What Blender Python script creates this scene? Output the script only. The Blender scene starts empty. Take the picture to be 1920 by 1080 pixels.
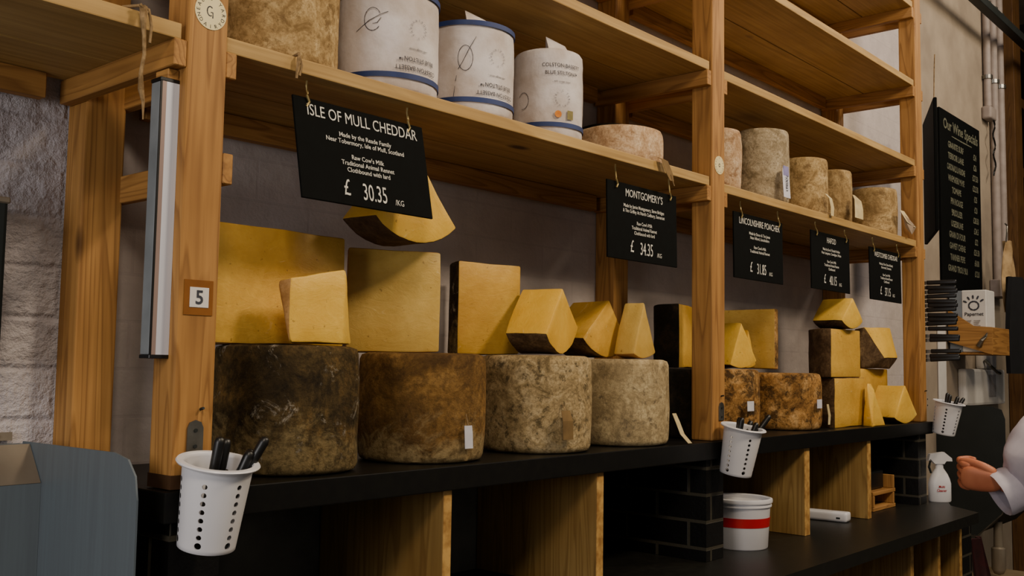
import bpy, bmesh, math, random
from mathutils import Vector, Matrix, noise
random.seed(7)
C = bpy.context.scene.collection
PI = math.pi
S = 0.82            # one drawing unit is 0.82 m; applied to everything at the end

# ------------------------------------------------------------------ materials
def lin(h):
    h = h.lstrip('#'); o = []
    for i in (0, 2, 4):
        v = int(h[i:i+2], 16) / 255
        o.append(v / 12.92 if v <= .04045 else ((v + .055) / 1.055) ** 2.4)
    return (*o, 1)

def base_mat(name, rough=.6, metal=0, spec=.4):
    m = bpy.data.materials.new(name); m.use_nodes = True
    nt = m.node_tree; b = nt.nodes['Principled BSDF']
    b.inputs['Roughness'].default_value = rough
    b.inputs['Metallic'].default_value = metal
    b.inputs['Specular IOR Level'].default_value = spec
    return m, nt, b

def coords(nt, stretch=(1, 1, 1), uv=False, vary=True):
    tc = nt.nodes.new('ShaderNodeTexCoord'); mp = nt.nodes.new('ShaderNodeMapping')
    mp.inputs['Scale'].default_value = stretch
    src = tc.outputs['UV' if uv else 'Object']
    if vary:
        oi = nt.nodes.new('ShaderNodeObjectInfo'); mu = nt.nodes.new('ShaderNodeMath'); mu.operation = 'MULTIPLY'
        mu.inputs[1].default_value = 13.7; nt.links.new(oi.outputs['Random'], mu.inputs[0])
        ad = nt.nodes.new('ShaderNodeVectorMath'); ad.operation = 'ADD'
        nt.links.new(src, ad.inputs[0]); nt.links.new(mu.outputs[0], ad.inputs[1]); src = ad.outputs[0]
    nt.links.new(src, mp.inputs['Vector'])
    return mp.outputs['Vector']

def noise_n(nt, vec, scale, detail=4, rough=.55, dist=0):
    n = nt.nodes.new('ShaderNodeTexNoise'); n.inputs['Scale'].default_value = scale
    n.inputs['Detail'].default_value = detail; n.inputs['Roughness'].default_value = rough
    n.inputs['Distortion'].default_value = dist
    nt.links.new(vec, n.inputs['Vector']); return n.outputs['Fac']

def ramp(nt, fac, stops):
    r = nt.nodes.new('ShaderNodeValToRGB'); e = r.color_ramp.elements
    while len(e) < len(stops): e.new(.5)
    for i, (p, c) in enumerate(stops):
        e[i].position = p; e[i].color = lin(c) if isinstance(c, str) else (c, c, c, 1)
    nt.links.new(fac, r.inputs['Fac']); return r.outputs['Color']

def mix(nt, fac, a, b, mode='MIX'):
    m = nt.nodes.new('ShaderNodeMix'); m.data_type = 'RGBA'; m.blend_type = mode
    if isinstance(fac, (int, float)): m.inputs[0].default_value = fac
    else: nt.links.new(fac, m.inputs[0])
    for k, v in ((6, a), (7, b)):
        if isinstance(v, str): m.inputs[k].default_value = lin(v)
        else: nt.links.new(v, m.inputs[k])
    return m.outputs[2]

def bump(nt, b, h, strength=.3, dist=.01):
    bp = nt.nodes.new('ShaderNodeBump'); bp.inputs['Strength'].default_value = strength
    bp.inputs['Distance'].default_value = dist
    nt.links.new(h, bp.inputs['Height']); nt.links.new(bp.outputs['Normal'], b.inputs['Normal'])

def plain(name, col, rough=.6, metal=0, var=.0, scale=8, spec=.4, dark=None, bmp=0, stretch=(1, 1, 1)):
    m, nt, b = base_mat(name, rough, metal, spec)
    v = coords(nt, stretch); f = noise_n(nt, v, scale, 5)
    c = ramp(nt, f, [(.35, dark or col), (.65, col)])
    nt.links.new(c, b.inputs['Base Color'])
    if bmp: bump(nt, b, f, bmp, .01)
    return m

def wood(name, axis, light='#B48549', mid='#A2743B', dark='#6A4420', rough=.6, rings=.6, rk=17):
    m, nt, b = base_mat(name, rough, 0, .25)
    st = [9, 9, 9]; st[axis] = .5
    n1 = noise_n(nt, coords(nt, tuple(st)), 1.0, 2, .5, .35)
    w = nt.nodes.new('ShaderNodeMath'); w.operation = 'MULTIPLY'; w.inputs[1].default_value = rk
    nt.links.new(n1, w.inputs[0])
    fr = nt.nodes.new('ShaderNodeMath'); fr.operation = 'FRACT'; nt.links.new(w.outputs[0], fr.inputs[0])
    broad = noise_n(nt, coords(nt), 3.1, 3)
    col = ramp(nt, broad, [(.3, mid), (.7, light)])
    ring = ramp(nt, fr.outputs[0], [(.0, 0.0), (.55, .12), (.86, rings), (1, 0.0)])
    col = mix(nt, ring, col, dark)
    st2 = [70, 70, 70]; st2[axis] = 2.5
    fine = noise_n(nt, coords(nt, tuple(st2)), 1, 3)
    col = mix(nt, ramp(nt, fine, [(.35, .35), (.62, 0.0)]), col, dark)
    kn = nt.nodes.new('ShaderNodeTexVoronoi'); kn.inputs['Scale'].default_value = 2.6
    st3 = [1, 1, 1]; st3[axis] = .5
    nt.links.new(coords(nt, tuple(st3)), kn.inputs['Vector'])
    k = ramp(nt, kn.outputs['Distance'], [(.03, .9), (.075, 0.0)])
    col = mix(nt, k, col, '#3A2210')
    nt.links.new(col, b.inputs['Base Color']); bump(nt, b, fine, .1, .003)
    return m

def rind(name, c1, c2, c3, scale=7, spots=None, spot_scale=26, spot_lo=.58, mould=None, mould_lo=.62, rough=.85, bmp=.5, pale=None):
    m, nt, b = base_mat(name, rough, 0, .2)
    v = coords(nt)
    n = noise_n(nt, v, scale, 9, .72, .8)
    col = ramp(nt, n, [(.36, c1), (.5, c2), (.62, c3)])
    big = noise_n(nt, v, min(scale, 7) * .45, 4, .6)
    col = mix(nt, ramp(nt, big, [(.45, 0.0), (.7, .5 if scale > 7 else .8)]), col, c1)
    if spots:
        sp = noise_n(nt, v, spot_scale, 10, .78, .3)
        col = mix(nt, ramp(nt, sp, [(spot_lo - .03, 0.0), (spot_lo + .06, .85)]), col, spots)
        sp2 = noise_n(nt, coords(nt), spot_scale * .4, 7, .7, .6)
        col = mix(nt, ramp(nt, sp2, [(spot_lo, 0.0), (spot_lo + .1, .3)]), col, spots)
    if pale:
        tc = nt.nodes.new('ShaderNodeTexCoord'); sx = nt.nodes.new('ShaderNodeSeparateXYZ'); nt.links.new(tc.outputs['Object'], sx.inputs[0])
        ad = nt.nodes.new('ShaderNodeMath'); ad.operation = 'MULTIPLY_ADD'; ad.inputs[1].default_value = -2.2
        nt.links.new(sx.outputs['Z'], ad.inputs[0]); nt.links.new(noise_n(nt, v, scale * 1.5, 8, .75, 1.), ad.inputs[2])
        col = mix(nt, ramp(nt, ad.outputs[0], [(.26, 0.0), (.42, .8)]), col, pale)
    if mould:
        mo = noise_n(nt, coords(nt, (1.3, 1.3, 1)), scale * 1.3, 10, .75, .7)
        col = mix(nt, ramp(nt, mo, [(mould_lo, 0.0), (mould_lo + .06, .95)]), col, mould)
    fine = noise_n(nt, v, scale * 8, 5, .7)
    col = mix(nt, ramp(nt, fine, [(.38, .6), (.55, 0.0)]), col, c1)
    nt.links.new(col, b.inputs['Base Color'])
    hh = noise_n(nt, v, scale * 2.6, 10, .75); bump(nt, b, hh, bmp, .025)
    return m

def paste(name, c1, c2, rough=.45):
    m, nt, b = base_mat(name, rough, 0, .35)
    v = coords(nt)
    n = noise_n(nt, v, 3.4, 5, .6, .3)
    col = ramp(nt, n, [(.32, c1), (.66, c2)])
    sm = noise_n(nt, v, 40, 4, .7)
    col = mix(nt, ramp(nt, sm, [(.4, .3), (.6, 0.0)]), col, c1)
    cr = noise_n(nt, coords(nt, (1, 1, 2)), 14, 8, .72, 2.)
    col = mix(nt, ramp(nt, cr, [(.63, 0.0), (.72, .45)]), col, '#EBD9A0')
    pit = noise_n(nt, v, 60, 2)
    col = mix(nt, ramp(nt, pit, [(.7, 0.0), (.76, .6)]), col, '#6E4A14')
    nt.links.new(col, b.inputs['Base Color'])
    b.inputs['Subsurface Weight'].default_value = .15
    b.inputs['Subsurface Radius'].default_value = (.02, .012, .004)
    bump(nt, b, cr, .25, .008)
    return m

def bricks(name, c1, c2, mortar, bw, bh, ms, rough=.7, bmp=.5, lump=.35, spec=.3, tint=None):
    m, nt, b = base_mat(name, rough, 0, spec)
    v = coords(nt, uv=True, vary=False)
    t = nt.nodes.new('ShaderNodeTexBrick'); nt.links.new(v, t.inputs['Vector'])
    t.inputs['Color1'].default_value = lin(c1); t.inputs['Color2'].default_value = lin(c2)
    t.inputs['Mortar'].default_value = lin(mortar); t.inputs['Scale'].default_value = 1
    t.inputs['Mortar Size'].default_value = ms; t.inputs['Mortar Smooth'].default_value = .35 if bmp < .6 else 1.0
    t.inputs['Brick Width'].default_value = bw; t.inputs['Row Height'].default_value = bh
    n = noise_n(nt, v, 9, 6, .6)
    col = t.outputs['Color']
    if tint: col = mix(nt, ramp(nt, n, [(.35, .5), (.65, 0.0)]), col, tint)
    nt.links.new(col, b.inputs['Base Color'])
    inv = nt.nodes.new('ShaderNodeMath'); inv.operation = 'MULTIPLY_ADD'
    inv.inputs[1].default_value = -1.0; nt.links.new(t.outputs['Fac'], inv.inputs[0])
    nn = noise_n(nt, v, 14, 7, .65)
    sc = nt.nodes.new('ShaderNodeMath'); sc.operation = 'MULTIPLY'; sc.inputs[1].default_value = lump * 4
    nt.links.new(nn, sc.inputs[0]); nt.links.new(sc.outputs[0], inv.inputs[2])
    bump(nt, b, inv.outputs[0], bmp, .012)
    return m

M = {}
for i, a in enumerate('xyz'):
    M['pine_' + a] = wood('pine_' + a, i)
M['pale_pine_x'] = wood('pale_pine_x', 0, '#BF9E62', '#AC884C', '#78592C', rings=.3, rk=8)
M['ply'] = wood('ply', 2, '#A98A52', '#93713C', '#6E4F28', .5)
M['ply_edge'] = plain('ply_edge', '#C39A55', .6, var=.2, dark='#8E6630', scale=30)
M['brick_wall'] = bricks('painted_brick_wall', '#C6BFC0', '#BFB8BA', '#B9B2B4', .36, .118, .012, .75, .62, 1.7, tint='#ADA5A8')
M['smooth_wall'] = bricks('painted_smooth_wall', '#C0B5AF', '#BDB2AC', '#B8ADA8', .36, .118, .005, .8, .16, 1.1, tint='#A69B97')
M['plaster'] = plain('plaster', '#A2937F', .85, dark='#8C7E6D', scale=3, bmp=.25)
M['dark_brick'] = bricks('dark_brick', '#0d0c09', '#090807', '#3c382e', .265, .094, .007, .45, .4, .12, .3)
M['counter'] = plain('counter', '#0F0E0A', .4, dark='#0A0907', scale=40, spec=.25)
M['counter_low'] = plain('counter_low', '#181712', .4, dark='#12110D', scale=30, spec=.35)
M['steel'] = plain('steel', '#667076', .45, .25, dark='#61696F', scale=3, stretch=(30, 30, 1))
M['steel_light'] = plain('steel_light', '#8C8272', .4, .3, dark='#75695A', scale=3)
M['steel_dark'] = plain('steel_dark', '#2C302F', .5, .4, dark='#252927', scale=4)
M['alu'] = plain('alu', '#D5D8E2', .35, .2, dark='#C8CBD6', scale=2, stretch=(40, 40, .3))  # reflected brightness put into the base colour
M['alu_pink'] = plain('alu_pink', '#A08A80', .35, .3, dark='#94807A', scale=2)  # pinkish reflection painted as a colour of its own
M['alu_shade'] = plain('alu_shade', '#9AA0A4', .4, .2, dark='#5A6063', scale=2)  # darker copy of the aluminium, shade put into the colour
M['metal'] = plain('metal', '#8A877E', .35, .9, dark='#6E6B62', scale=20)
M['brass'] = plain('brass', '#D7C184', .3, .8, dark='#B89F60', scale=20)
M['slate'] = plain('slate', '#080A09', .8, dark='#060706', scale=40, spec=.08)
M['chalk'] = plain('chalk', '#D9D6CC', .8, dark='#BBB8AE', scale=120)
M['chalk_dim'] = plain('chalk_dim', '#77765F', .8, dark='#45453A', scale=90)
M['white_plastic'] = plain('white_plastic', '#D9D8DB', .35, dark='#D0CFD3', scale=4, spec=.5)
M['black_plastic'] = plain('black_plastic', '#0E0E0E', .38, dark='#0A0A0A', scale=10, spec=.5)
M['red_tape'] = plain('red_tape', '#B5161C', .4, dark='#A01218', scale=6)
M['red_cloth'] = plain('red_cloth', '#3C0E12', .9, dark='#2A090C', scale=14)
M['ink'] = plain('ink', '#3B3E48', .8, dark='#2A2C34', scale=60)
M['grey_ink'] = plain('grey_ink', '#66666E', .8, dark='#55555D', scale=80)
M['blue_band'] = plain('blue_band', '#24386E', .6, dark='#1C2C58', scale=10)
M['orange'] = plain('orange', '#D98A22', .6, dark='#C06A14', scale=40)
M['olive'] = plain('olive', '#8C7E3E', .6, dark='#6E6330', scale=40)
M['wrap'] = plain('wrap', '#D3CCCB', .75, dark='#B3A69C', scale=9, bmp=.6)
M['tag'] = plain('tag', '#CBB98A', .8, dark='#B7A372', scale=18)
M['tag_white'] = plain('tag_white', '#D2D1D6', .6, dark='#C2C1CB', scale=18)
M['tag_violet'] = plain('tag_violet', '#8C86B4', .6, dark='#7A749E', scale=18)
M['tag_brown'] = plain('tag_brown', '#7C6238', .85, dark='#67502C', scale=18)
M['twine'] = plain('twine', '#9A7F58', .95, dark='#6B5434', scale=60)
M['film'] = plain('film', '#A5907A', .25, dark='#8C7863', scale=10, spec=.6)
M['sticker'] = plain('sticker', '#E4D7A6', .6, dark='#DACB97', scale=12)
M['brown_tape'] = plain('brown_tape', '#8A5620', .25, dark='#7A4A1A', scale=12, spec=.6)
M['dark_stain'] = plain('dark_stain', '#4E3620', .45, dark='#3C2818', scale=12)
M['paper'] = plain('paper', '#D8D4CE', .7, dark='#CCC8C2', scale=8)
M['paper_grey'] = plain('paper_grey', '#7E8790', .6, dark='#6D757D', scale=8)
M['print'] = plain('print', '#A9A39F', .7, dark='#938D89', scale=60)
M['white_paint'] = plain('white_paint', '#9D9088', .6, dark='#8A7E76', scale=10)
M['canvas'] = plain('canvas', '#B99C70', .9, dark='#8F744E', scale=12)
M['black_cloth'] = plain('black_cloth', '#0D0D10', .95, dark='#08080A', scale=12)
M['coat'] = plain('coat', '#CFC9D2', .85, dark='#AFA8B4', scale=6, bmp=.2)
M['skin'] = plain('skin', '#C47A56', .5, dark='#A95F42', scale=9)
M['hair'] = plain('hair', '#2A1A10', .6, dark='#1C110A', scale=40)
M['trousers'] = plain('trousers', '#15161A', .9, dark='#101114', scale=14)
M['bin'] = plain('bin', '#8A785C', .6, dark='#75644A', scale=6)
M['dark_recess'] = plain('dark_recess', '#26251F', .9, dark='#1A1A16', scale=3)  # gloom of the recess put into the end wall's colour
M['floor'] = plain('floor_tile', '#4A4338', .6, dark='#3C362D', scale=3)
M['dim_pine'] = wood('dim_pine', 2, '#6B4A24', '#563818', '#3A2410')  # pine darkened in colour to look dimly lit
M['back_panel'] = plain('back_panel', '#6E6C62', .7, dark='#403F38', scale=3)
PA = paste('paste_gold', '#B98A2C', '#DDB04A')
PB = paste('paste_pale', '#B8933E', '#D8B662')
PC = paste('paste_bright', '#D2A02E', '#E9C050')
R_DARK = rind('rind_dark_mould', '#241C10', '#66522E', '#97753E', 7, mould='#C4B9A4', mould_lo=.58, bmp=1.0, pale='#A08A5C')
R_BROWN = rind('rind_brown', '#4A3418', '#86622F', '#A67E44', 7, spots='#33240F', spot_scale=12, spot_lo=.6, bmp=.7, pale='#A28C60')
R_FLECK = rind('rind_flecked', '#6A5838', '#AE966A', '#CDB68A', 12, spots='#3A3222', spot_scale=30, spot_lo=.55, bmp=.5)
R_PALE = rind('rind_pale', '#7C6B4C', '#B29D74', '#CDB98E', 11, spots='#54493A', spot_scale=19, spot_lo=.56, bmp=.4)
R_SPOT = rind('rind_spotted', '#6A481E', '#C08E4C', '#DDB274', 10, spots='#17120A', spot_scale=20, spot_lo=.51, bmp=.5)
R_BLACK = rind('rind_black', '#14110B', '#241D12', '#3A2E1C', 14, mould='#57503F', mould_lo=.68)
R_TAN = rind('rind_tan', '#7A6038', '#AD9060', '#C9AE7C', 16, spots='#6A5230', spot_scale=18, spot_lo=.56, bmp=.35)
R_GREYTAN = rind('rind_grey_tan', '#7C6C50', '#A8977A', '#BDAE92', 18, spots='#6A5C44', spot_scale=26, spot_lo=.56, bmp=.3)
R_PINK = rind('rind_pinkish', '#9A7854', '#CBAC88', '#DDC6A6', 16, spots='#7E5A3C', spot_scale=20, spot_lo=.57, bmp=.35)
R_SMOOTH = rind('rind_smooth_brown', '#3A2A1A', '#5E4830', '#7A6244', 12, bmp=.25)
R_EDGE = rind('rind_buff', '#A07440', '#BC8C50', '#C99E66', 12, bmp=.2)

# ------------------------------------------------------------------ mesh helpers
def add_box(bm, a, b, mi=0, rot=None):
    a, b = Vector(a), Vector(b)
    vs = [bm.verts.new((x, y, z)) for x in (a.x, b.x) for y in (a.y, b.y) for z in (a.z, b.z)]
    for f in ((0, 1, 3, 2), (4, 6, 7, 5), (0, 4, 5, 1), (2, 3, 7, 6), (0, 2, 6, 4), (1, 5, 7, 3)):
        fc = bm.faces.new([vs[i] for i in f]); fc.material_index = mi
    if rot is not None: bmesh.ops.transform(bm, matrix=rot, verts=vs)
    return vs

def box_bm(a, b, bev=0, seg=2):
    bm = bmesh.new(); add_box(bm, a, b)
    if bev: bmesh.ops.bevel(bm, geom=list(bm.edges), offset=bev, segments=seg, profile=.6, affect='EDGES')
    return bm

def lathe(prof, n=48, wob=0, sc=6, seed=0, cap=True):
    bm = bmesh.new(); rings = []
    for r, z in prof:
        ring = []
        for i in range(n):
            t = 2 * PI * i / n; rr = r
            if wob:
                d = noise.noise(Vector((math.cos(t) * r * sc + seed * 7.1, math.sin(t) * r * sc, z * sc + seed)))
                d2 = noise.noise(Vector((math.cos(t) * r * sc * 4 + seed, math.sin(t) * r * sc * 4, z * sc * 4)))
                rr += wob * (d + .4 * d2)
            ring.append(bm.verts.new((rr * math.cos(t), rr * math.sin(t), z)))
        rings.append(ring)
    for a, b in zip(rings, rings[1:]):
        for i in range(n):
            j = (i + 1) % n; bm.faces.new((a[i], a[j], b[j], b[i]))
    if cap:
        bm.faces.new(list(reversed(rings[0]))); bm.faces.new(rings[-1])
    return bm

def tube(bm, pts, r, n=8, taper=None):
    pts = [Vector(p) for p in pts]; rings = []
    up = Vector((.13, .27, .95))
    for i, p in enumerate(pts):
        d = (pts[min(i + 1, len(pts) - 1)] - pts[max(i - 1, 0)]).normalized()
        u = d.cross(up)
        if u.length < .05: u = d.cross(Vector((1, 0, .1)))
        u.normalize(); v = d.cross(u)
        rr = taper[i] if taper else r
        rings.append([bm.verts.new(p + rr * (math.cos(2 * PI * k / n) * u + math.sin(2 * PI * k / n) * v)) for k in range(n)])
    for a, b in zip(rings, rings[1:]):
        for k in range(n): bm.faces.new((a[k], a[(k + 1) % n], b[(k + 1) % n], b[k]))
    bm.faces.new(list(reversed(rings[0]))); bm.faces.new(rings[-1])
    return bm

def tube_bm(pts, r, n=8, taper=None):
    return tube(bmesh.new(), pts, r, n, taper)

def prism(poly, z0, z1, bm=None):
    bm = bm or bmesh.new()
    a = [bm.verts.new((x, y, z0)) for x, y in poly]; b = [bm.verts.new((x, y, z1)) for x, y in poly]
    n = len(poly)
    bm.faces.new(list(reversed(a))); bm.faces.new(b)
    for i in range(n): bm.faces.new((a[i], a[(i + 1) % n], b[(i + 1) % n], b[i]))
    return bm

def obj(name, bm, mat, parent=None, loc=(0, 0, 0), smooth=None, rotz=0, mx=None):
    bmesh.ops.recalc_face_normals(bm, faces=bm.faces)
    me = bpy.data.meshes.new(name); bm.to_mesh(me); bm.free()
    for m in (mat if isinstance(mat, (list, tuple)) else [mat]): me.materials.append(m)
    o = bpy.data.objects.new(name, me); C.objects.link(o)
    if parent: o.parent = parent
    if mx is not None: o.matrix_local = mx
    else: o.location = loc; o.rotation_euler = (0, 0, rotz)
    if smooth is not None:
        for p in me.polygons: p.use_smooth = True
        me.set_sharp_from_angle(angle=math.radians(smooth))
    return o

def tag(o, label, cat, group=None):
    o['label'] = label; o['category'] = cat
    if group: o['group'] = group
    return o

def thing(name, label, cat, loc=(0, 0, 0), rotz=0, group=None, mx=None):
    o = bpy.data.objects.new(name, None); C.objects.link(o); o.empty_display_size = .05
    if mx is not None: o.matrix_local = mx
    else: o.location = loc; o.rotation_euler = (0, 0, rotz)
    return tag(o, label, cat, group)

def struct(name, bm, m):
    o = obj(name, bm, m); o['kind'] = 'structure'; return o

def uv_box(o, flip=False):
    me = o.data; uv = me.uv_layers.new(name='UVMap')
    for p in me.polygons:
        n = p.normal
        for li in p.loop_indices:
            c = me.vertices[me.loops[li].vertex_index].co
            if abs(n.x) > .6: q = (c.y + .06, c.z)
            elif abs(n.y) > .6: q = (c.x, c.z)
            else: q = (c.x, c.y)
            uv.data[li].uv = q
    return o

def text_bm(s, size, align='CENTER', shear=0, off=0.0, sx=1):
    cu = bpy.data.curves.new('t', 'FONT'); cu.body = s; cu.size = size; cu.align_x = align; cu.shear = shear
    cu.offset = off; cu.resolution_u = 3
    o = bpy.data.objects.new('t', cu); C.objects.link(o)
    dg = bpy.context.evaluated_depsgraph_get(); me = bpy.data.meshes.new_from_object(o.evaluated_get(dg))
    bm = bmesh.new(); bm.from_mesh(me)
    bpy.data.objects.remove(o); bpy.data.curves.remove(cu); bpy.data.meshes.remove(me)
    if sx != 1: bmesh.ops.scale(bm, vec=(sx, 1, 1), verts=bm.verts)
    return bm

def merge(dst, src):
    me = bpy.data.meshes.new('x'); src.to_mesh(me); src.free(); dst.from_mesh(me); bpy.data.meshes.remove(me)
    return dst

FRONT = Matrix.Rotation(PI / 2, 4, 'X')        # drawn x, y -> upright plane facing -Y

def lines_bm(rows):
    """rows of (text, size, y, x, sx, offset); flat, unrotated"""
    bm = bmesh.new()
    for s, size, y, x, sx, off in rows:
        t = text_bm(s, size, sx=sx, off=off)
        bmesh.ops.translate(t, vec=(x, y, 0), verts=t.verts); merge(bm, t)
    return bm

def ring_text(bm, s, r, size, start, step, flip=False):
    """letters on a circle; start angle in degrees measured clockwise from the top"""
    for i, ch in enumerate(s):
        if ch == ' ': continue
        t = text_bm(ch, size); a = math.radians(start + step * i)
        if flip:
            m = Matrix.Rotation(-a + PI, 4, 'Z'); off = Vector((r * math.sin(a), r * math.cos(a), 0)) 
            bmesh.ops.translate(t, vec=(0, -size * .35, 0), verts=t.verts)
        else:
            m = Matrix.Rotation(-a, 4, 'Z'); off = Vector((r * math.sin(a), r * math.cos(a), 0))
            bmesh.ops.translate(t, vec=(0, -size * .35, 0), verts=t.verts)
        bmesh.ops.transform(t, matrix=Matrix.Translation(off) @ m, verts=t.verts); merge(bm, t)
    return bm

def wrap_cyl(bm, R, theta, zc):
    """bend a flat drawing (x along, y up) round an upright cylinder; theta measured from -Y toward +X"""
    for v in bm.verts:
        a = theta + v.co.x / R; z = zc + v.co.y
        v.co = Vector((R * math.sin(a), -R * math.cos(a), z))
    return bm

def stroke(bm, pts, w):
    """flat pen stroke in the drawing plane"""
    pts = [Vector((p[0], p[1], 0)) for p in pts]; L = []
    for i, p in enumerate(pts):
        d = (pts[min(i + 1, len(pts) - 1)] - pts[max(i - 1, 0)]).normalized(); n = Vector((-d.y, d.x, 0))
        ww = w * (.7 + .5 * abs(math.sin(i * 1.7)))
        L.append((bm.verts.new(p + n * ww), bm.verts.new(p - n * ww)))
    for a, b in zip(L, L[1:]): bm.faces.new((a[0], a[1], b[1], b[0]))
    return bm

# ------------------------------------------------------------------ setting
CAMX = None
bm = bmesh.new(); add_box(bm, (.12, .53, -1.5), (7.82, .63, 4.2))
wall = struct('wall_back', bm, M['smooth_wall']); uv_box(wall)
bm = bmesh.new(); add_box(bm, (-4, .53, -1.5), (.12, .63, 4.2))
wall = struct('wall_left', bm, M['brick_wall']); uv_box(wall)
bm = bmesh.new(); add_box(bm, (5.62, .515, -1.5), (7.8, .53, 4.2)); add_box(bm, (7.8, .515, -1.5), (7.83, .66, 4.2))
struct('wall_plaster', bm, M['plaster'])['kind'] = 'structure'
bpy.data.objects['wall_plaster'].name = 'wall_right'
bm = bmesh.new(); add_box(bm, (-4, -5.2, -1.55), (11, 3, -1.5)); struct('floor', bm, M['floor'])
bm = bmesh.new(); add_box(bm, (11, -5.2, -1.5), (11.1, 3, 4.2)); add_box(bm, (7.9, 2.2, -1.5), (11, 2.3, 4.2)); struct('wall_end', bm, M['dark_recess'])
bm = bmesh.new(); add_box(bm, (-4, -5.2, 4.2), (11, 3, 4.3)); struct('ceiling', bm, M['plaster'])
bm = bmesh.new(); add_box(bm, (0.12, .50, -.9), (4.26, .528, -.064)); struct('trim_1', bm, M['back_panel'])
tray = box_bm((4.4, .27, 2.94), (8.6, .34, 3.0), .004); tag(obj('cable_tray', tray, M['steel_dark']), 'dark cable tray crossing in front of the pipes near the ceiling', 'cable tray')

# ------------------------------------------------------------------ shelving
PX = [0.0, 2.127, 4.264]; PW, PD = .0912, .0885
ulab = ['pine upright frame nearest the camera with round cream sticker and number 5',
        'pine upright frame in the middle of the shelving, small round sticker on its post',
        'pine upright frame at the far end of the shelving beside the knife handles']
RZ = [(.86, .916), (1.29, 1.346), (1.72, 1.777), (2.15, 2.207)]
ups = []
for i, x in enumerate(PX):
    t = thing('shelf_upright', ulab[i], 'shelf upright', (x, 0, 0), group=None); ups.append(t)
    fb = box_bm((0, 0, .001), (PW, PD, 2.9), .007, 2)
    obj('front_post', fb, M['pine_z'], t)
    obj('rear_post', box_bm((.0, .437, .001), (.098, .527, 2.9), .004, 2), M['pine_z'], t)
    for z0, z1 in RZ:
        if i == 1: z0 += .0103
        obj('rail', box_bm((-.029, .004, z0), (-.0005, .515, z1 + (.0103 if i == 1 else 0)), .002, 1), M['pine_y'], t)
        if i == 1: z0 -= .0103
        obj('rail', box_bm((PW + .0005, .004, z0), (PW + .027, .515, z1), .002, 1), M['pine_y'], t)
    if i == 0:
        obj('rail', box_bm((PW + .0005, .0, .632), (PW + .024, .515, .697), .002, 1), M['pine_y'], t)
        obj('spacer_block', box_bm((-.026, .03, .835), (-.0005, .08, .858), .002, 1), M['pine_y'], t)
        obj('dark_stain', box_bm((-.0008, -.0008, .002), (PW + .0008, PD, .03)), M['dark_stain'], t)
        b2 = box_bm((.012, -.0018, .352), (.078, -.0004, .424)); o = obj('brown_tape', b2, M['brown_tape'], t)
        n5 = box_bm((.0245, -.003, .368), (.0675, -.0019, .409)); obj('number_label', n5, M['paper'], o)
        tb = text_bm('5', .04, off=.0008); bmesh.ops.transform(tb, matrix=Matrix.Translation((.046, -.0036, .375)) @ FRONT, verts=tb.verts)
        obj('numeral', tb, M['ink'], o)
        kb = lathe([(.0, 0), (.037, 0), (.037, .0012), (0, .0012)], 40, cap=False)
        bmesh.ops.transform(kb, matrix=Matrix.Translation((.0475, -.0002, .988)) @ FRONT, verts=kb.verts)
        st = obj('round_sticker', kb, M['sticker'], t)
        rb = bmesh.new(); ring_text(rb, "NEAL'S YARD", .030, .0115, -112, 22.4); ring_text(rb, 'DAIRY', .030, .0115, 228, -24, True)
        for s_ in (1,):
            stroke(rb, [(.007 * math.cos(a / 10) - .002, .002 + .010 * math.sin(a / 10)) for a in range(8, 56, 3)], .0011)
            stroke(rb, [(-.001, .0), (.0045, .0), (.0045, -.004), (.0045, -.012)], .0011)
        bmesh.ops.transform(rb, matrix=Matrix.Translation((.0475, -.0018, .988)) @ FRONT, verts=rb.verts)
        obj('sticker_lettering', rb, M['ink'], st)
    if i == 1:
        kb = lathe([(.0, 0), (.034, 0), (.034, .0012), (0, .0012)], 32, cap=False)
        bmesh.ops.transform(kb, matrix=Matrix.Translation((.048, -.0002, 1.01)) @ FRONT, verts=kb.verts)
        st = obj('round_sticker', kb, M['sticker'], t)
        rb = bmesh.new(); ring_text(rb, "NEAL'S YARD", .0275, .0085, -112, 22.4); ring_text(rb, 'DAIRY', .0275, .0085, 228, -24, True)
        stroke(rb, [(.005 * math.cos(a), .006 * math.sin(a)) for a in (0, 1, 2, 3, 4, 5, 6)], .0015)
        bmesh.ops.transform(rb, matrix=Matrix.Translation((.048, -.0018, 1.01)) @ FRONT, verts=rb.verts)
        obj('sticker_lettering', rb, M['ink'], st)
    # bracket plate that carries the cutlery cup
    px = [.034, .06, .0915][i]
    pb = bmesh.new()
    if i < 2:
        pl = [(-.018, 0), (.018, 0), (.018, .05)] + [(.018 * math.cos(a), .05 + .016 * math.sin(a)) for a in (PI * .25, PI * .5, PI * .75)] + [(-.018, .05)]
        prism(pl, 0, .003, pb); bmesh.ops.transform(pb, matrix=Matrix.Translation((px + .015 * (1 - i), -.0005, .073)) @ FRONT, verts=pb.verts)
    else:
        add_box(pb, (PW + .0003, .004, .06), (PW + .004, .03, .15))
    pm = obj('hanging_plate', pb, M['metal'], t)
    for zz in (.118, .086):
        c = lathe([(0, 0), (.004, 0), (.004, .002), (0, .002)], 10, cap=False)
        bmesh.ops.transform(c, matrix=Matrix.Translation((px + .015 * (1 - i) if i < 2 else .088, -.0036, zz)) @ FRONT, verts=c.verts); obj('screw', c, M['steel_dark'], pm)
    nl = tube_bm([(.06, 0.002, .16), (.06, -.012, .163)], .003, 6); obj('nail', nl, M['steel_dark'], t)

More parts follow.
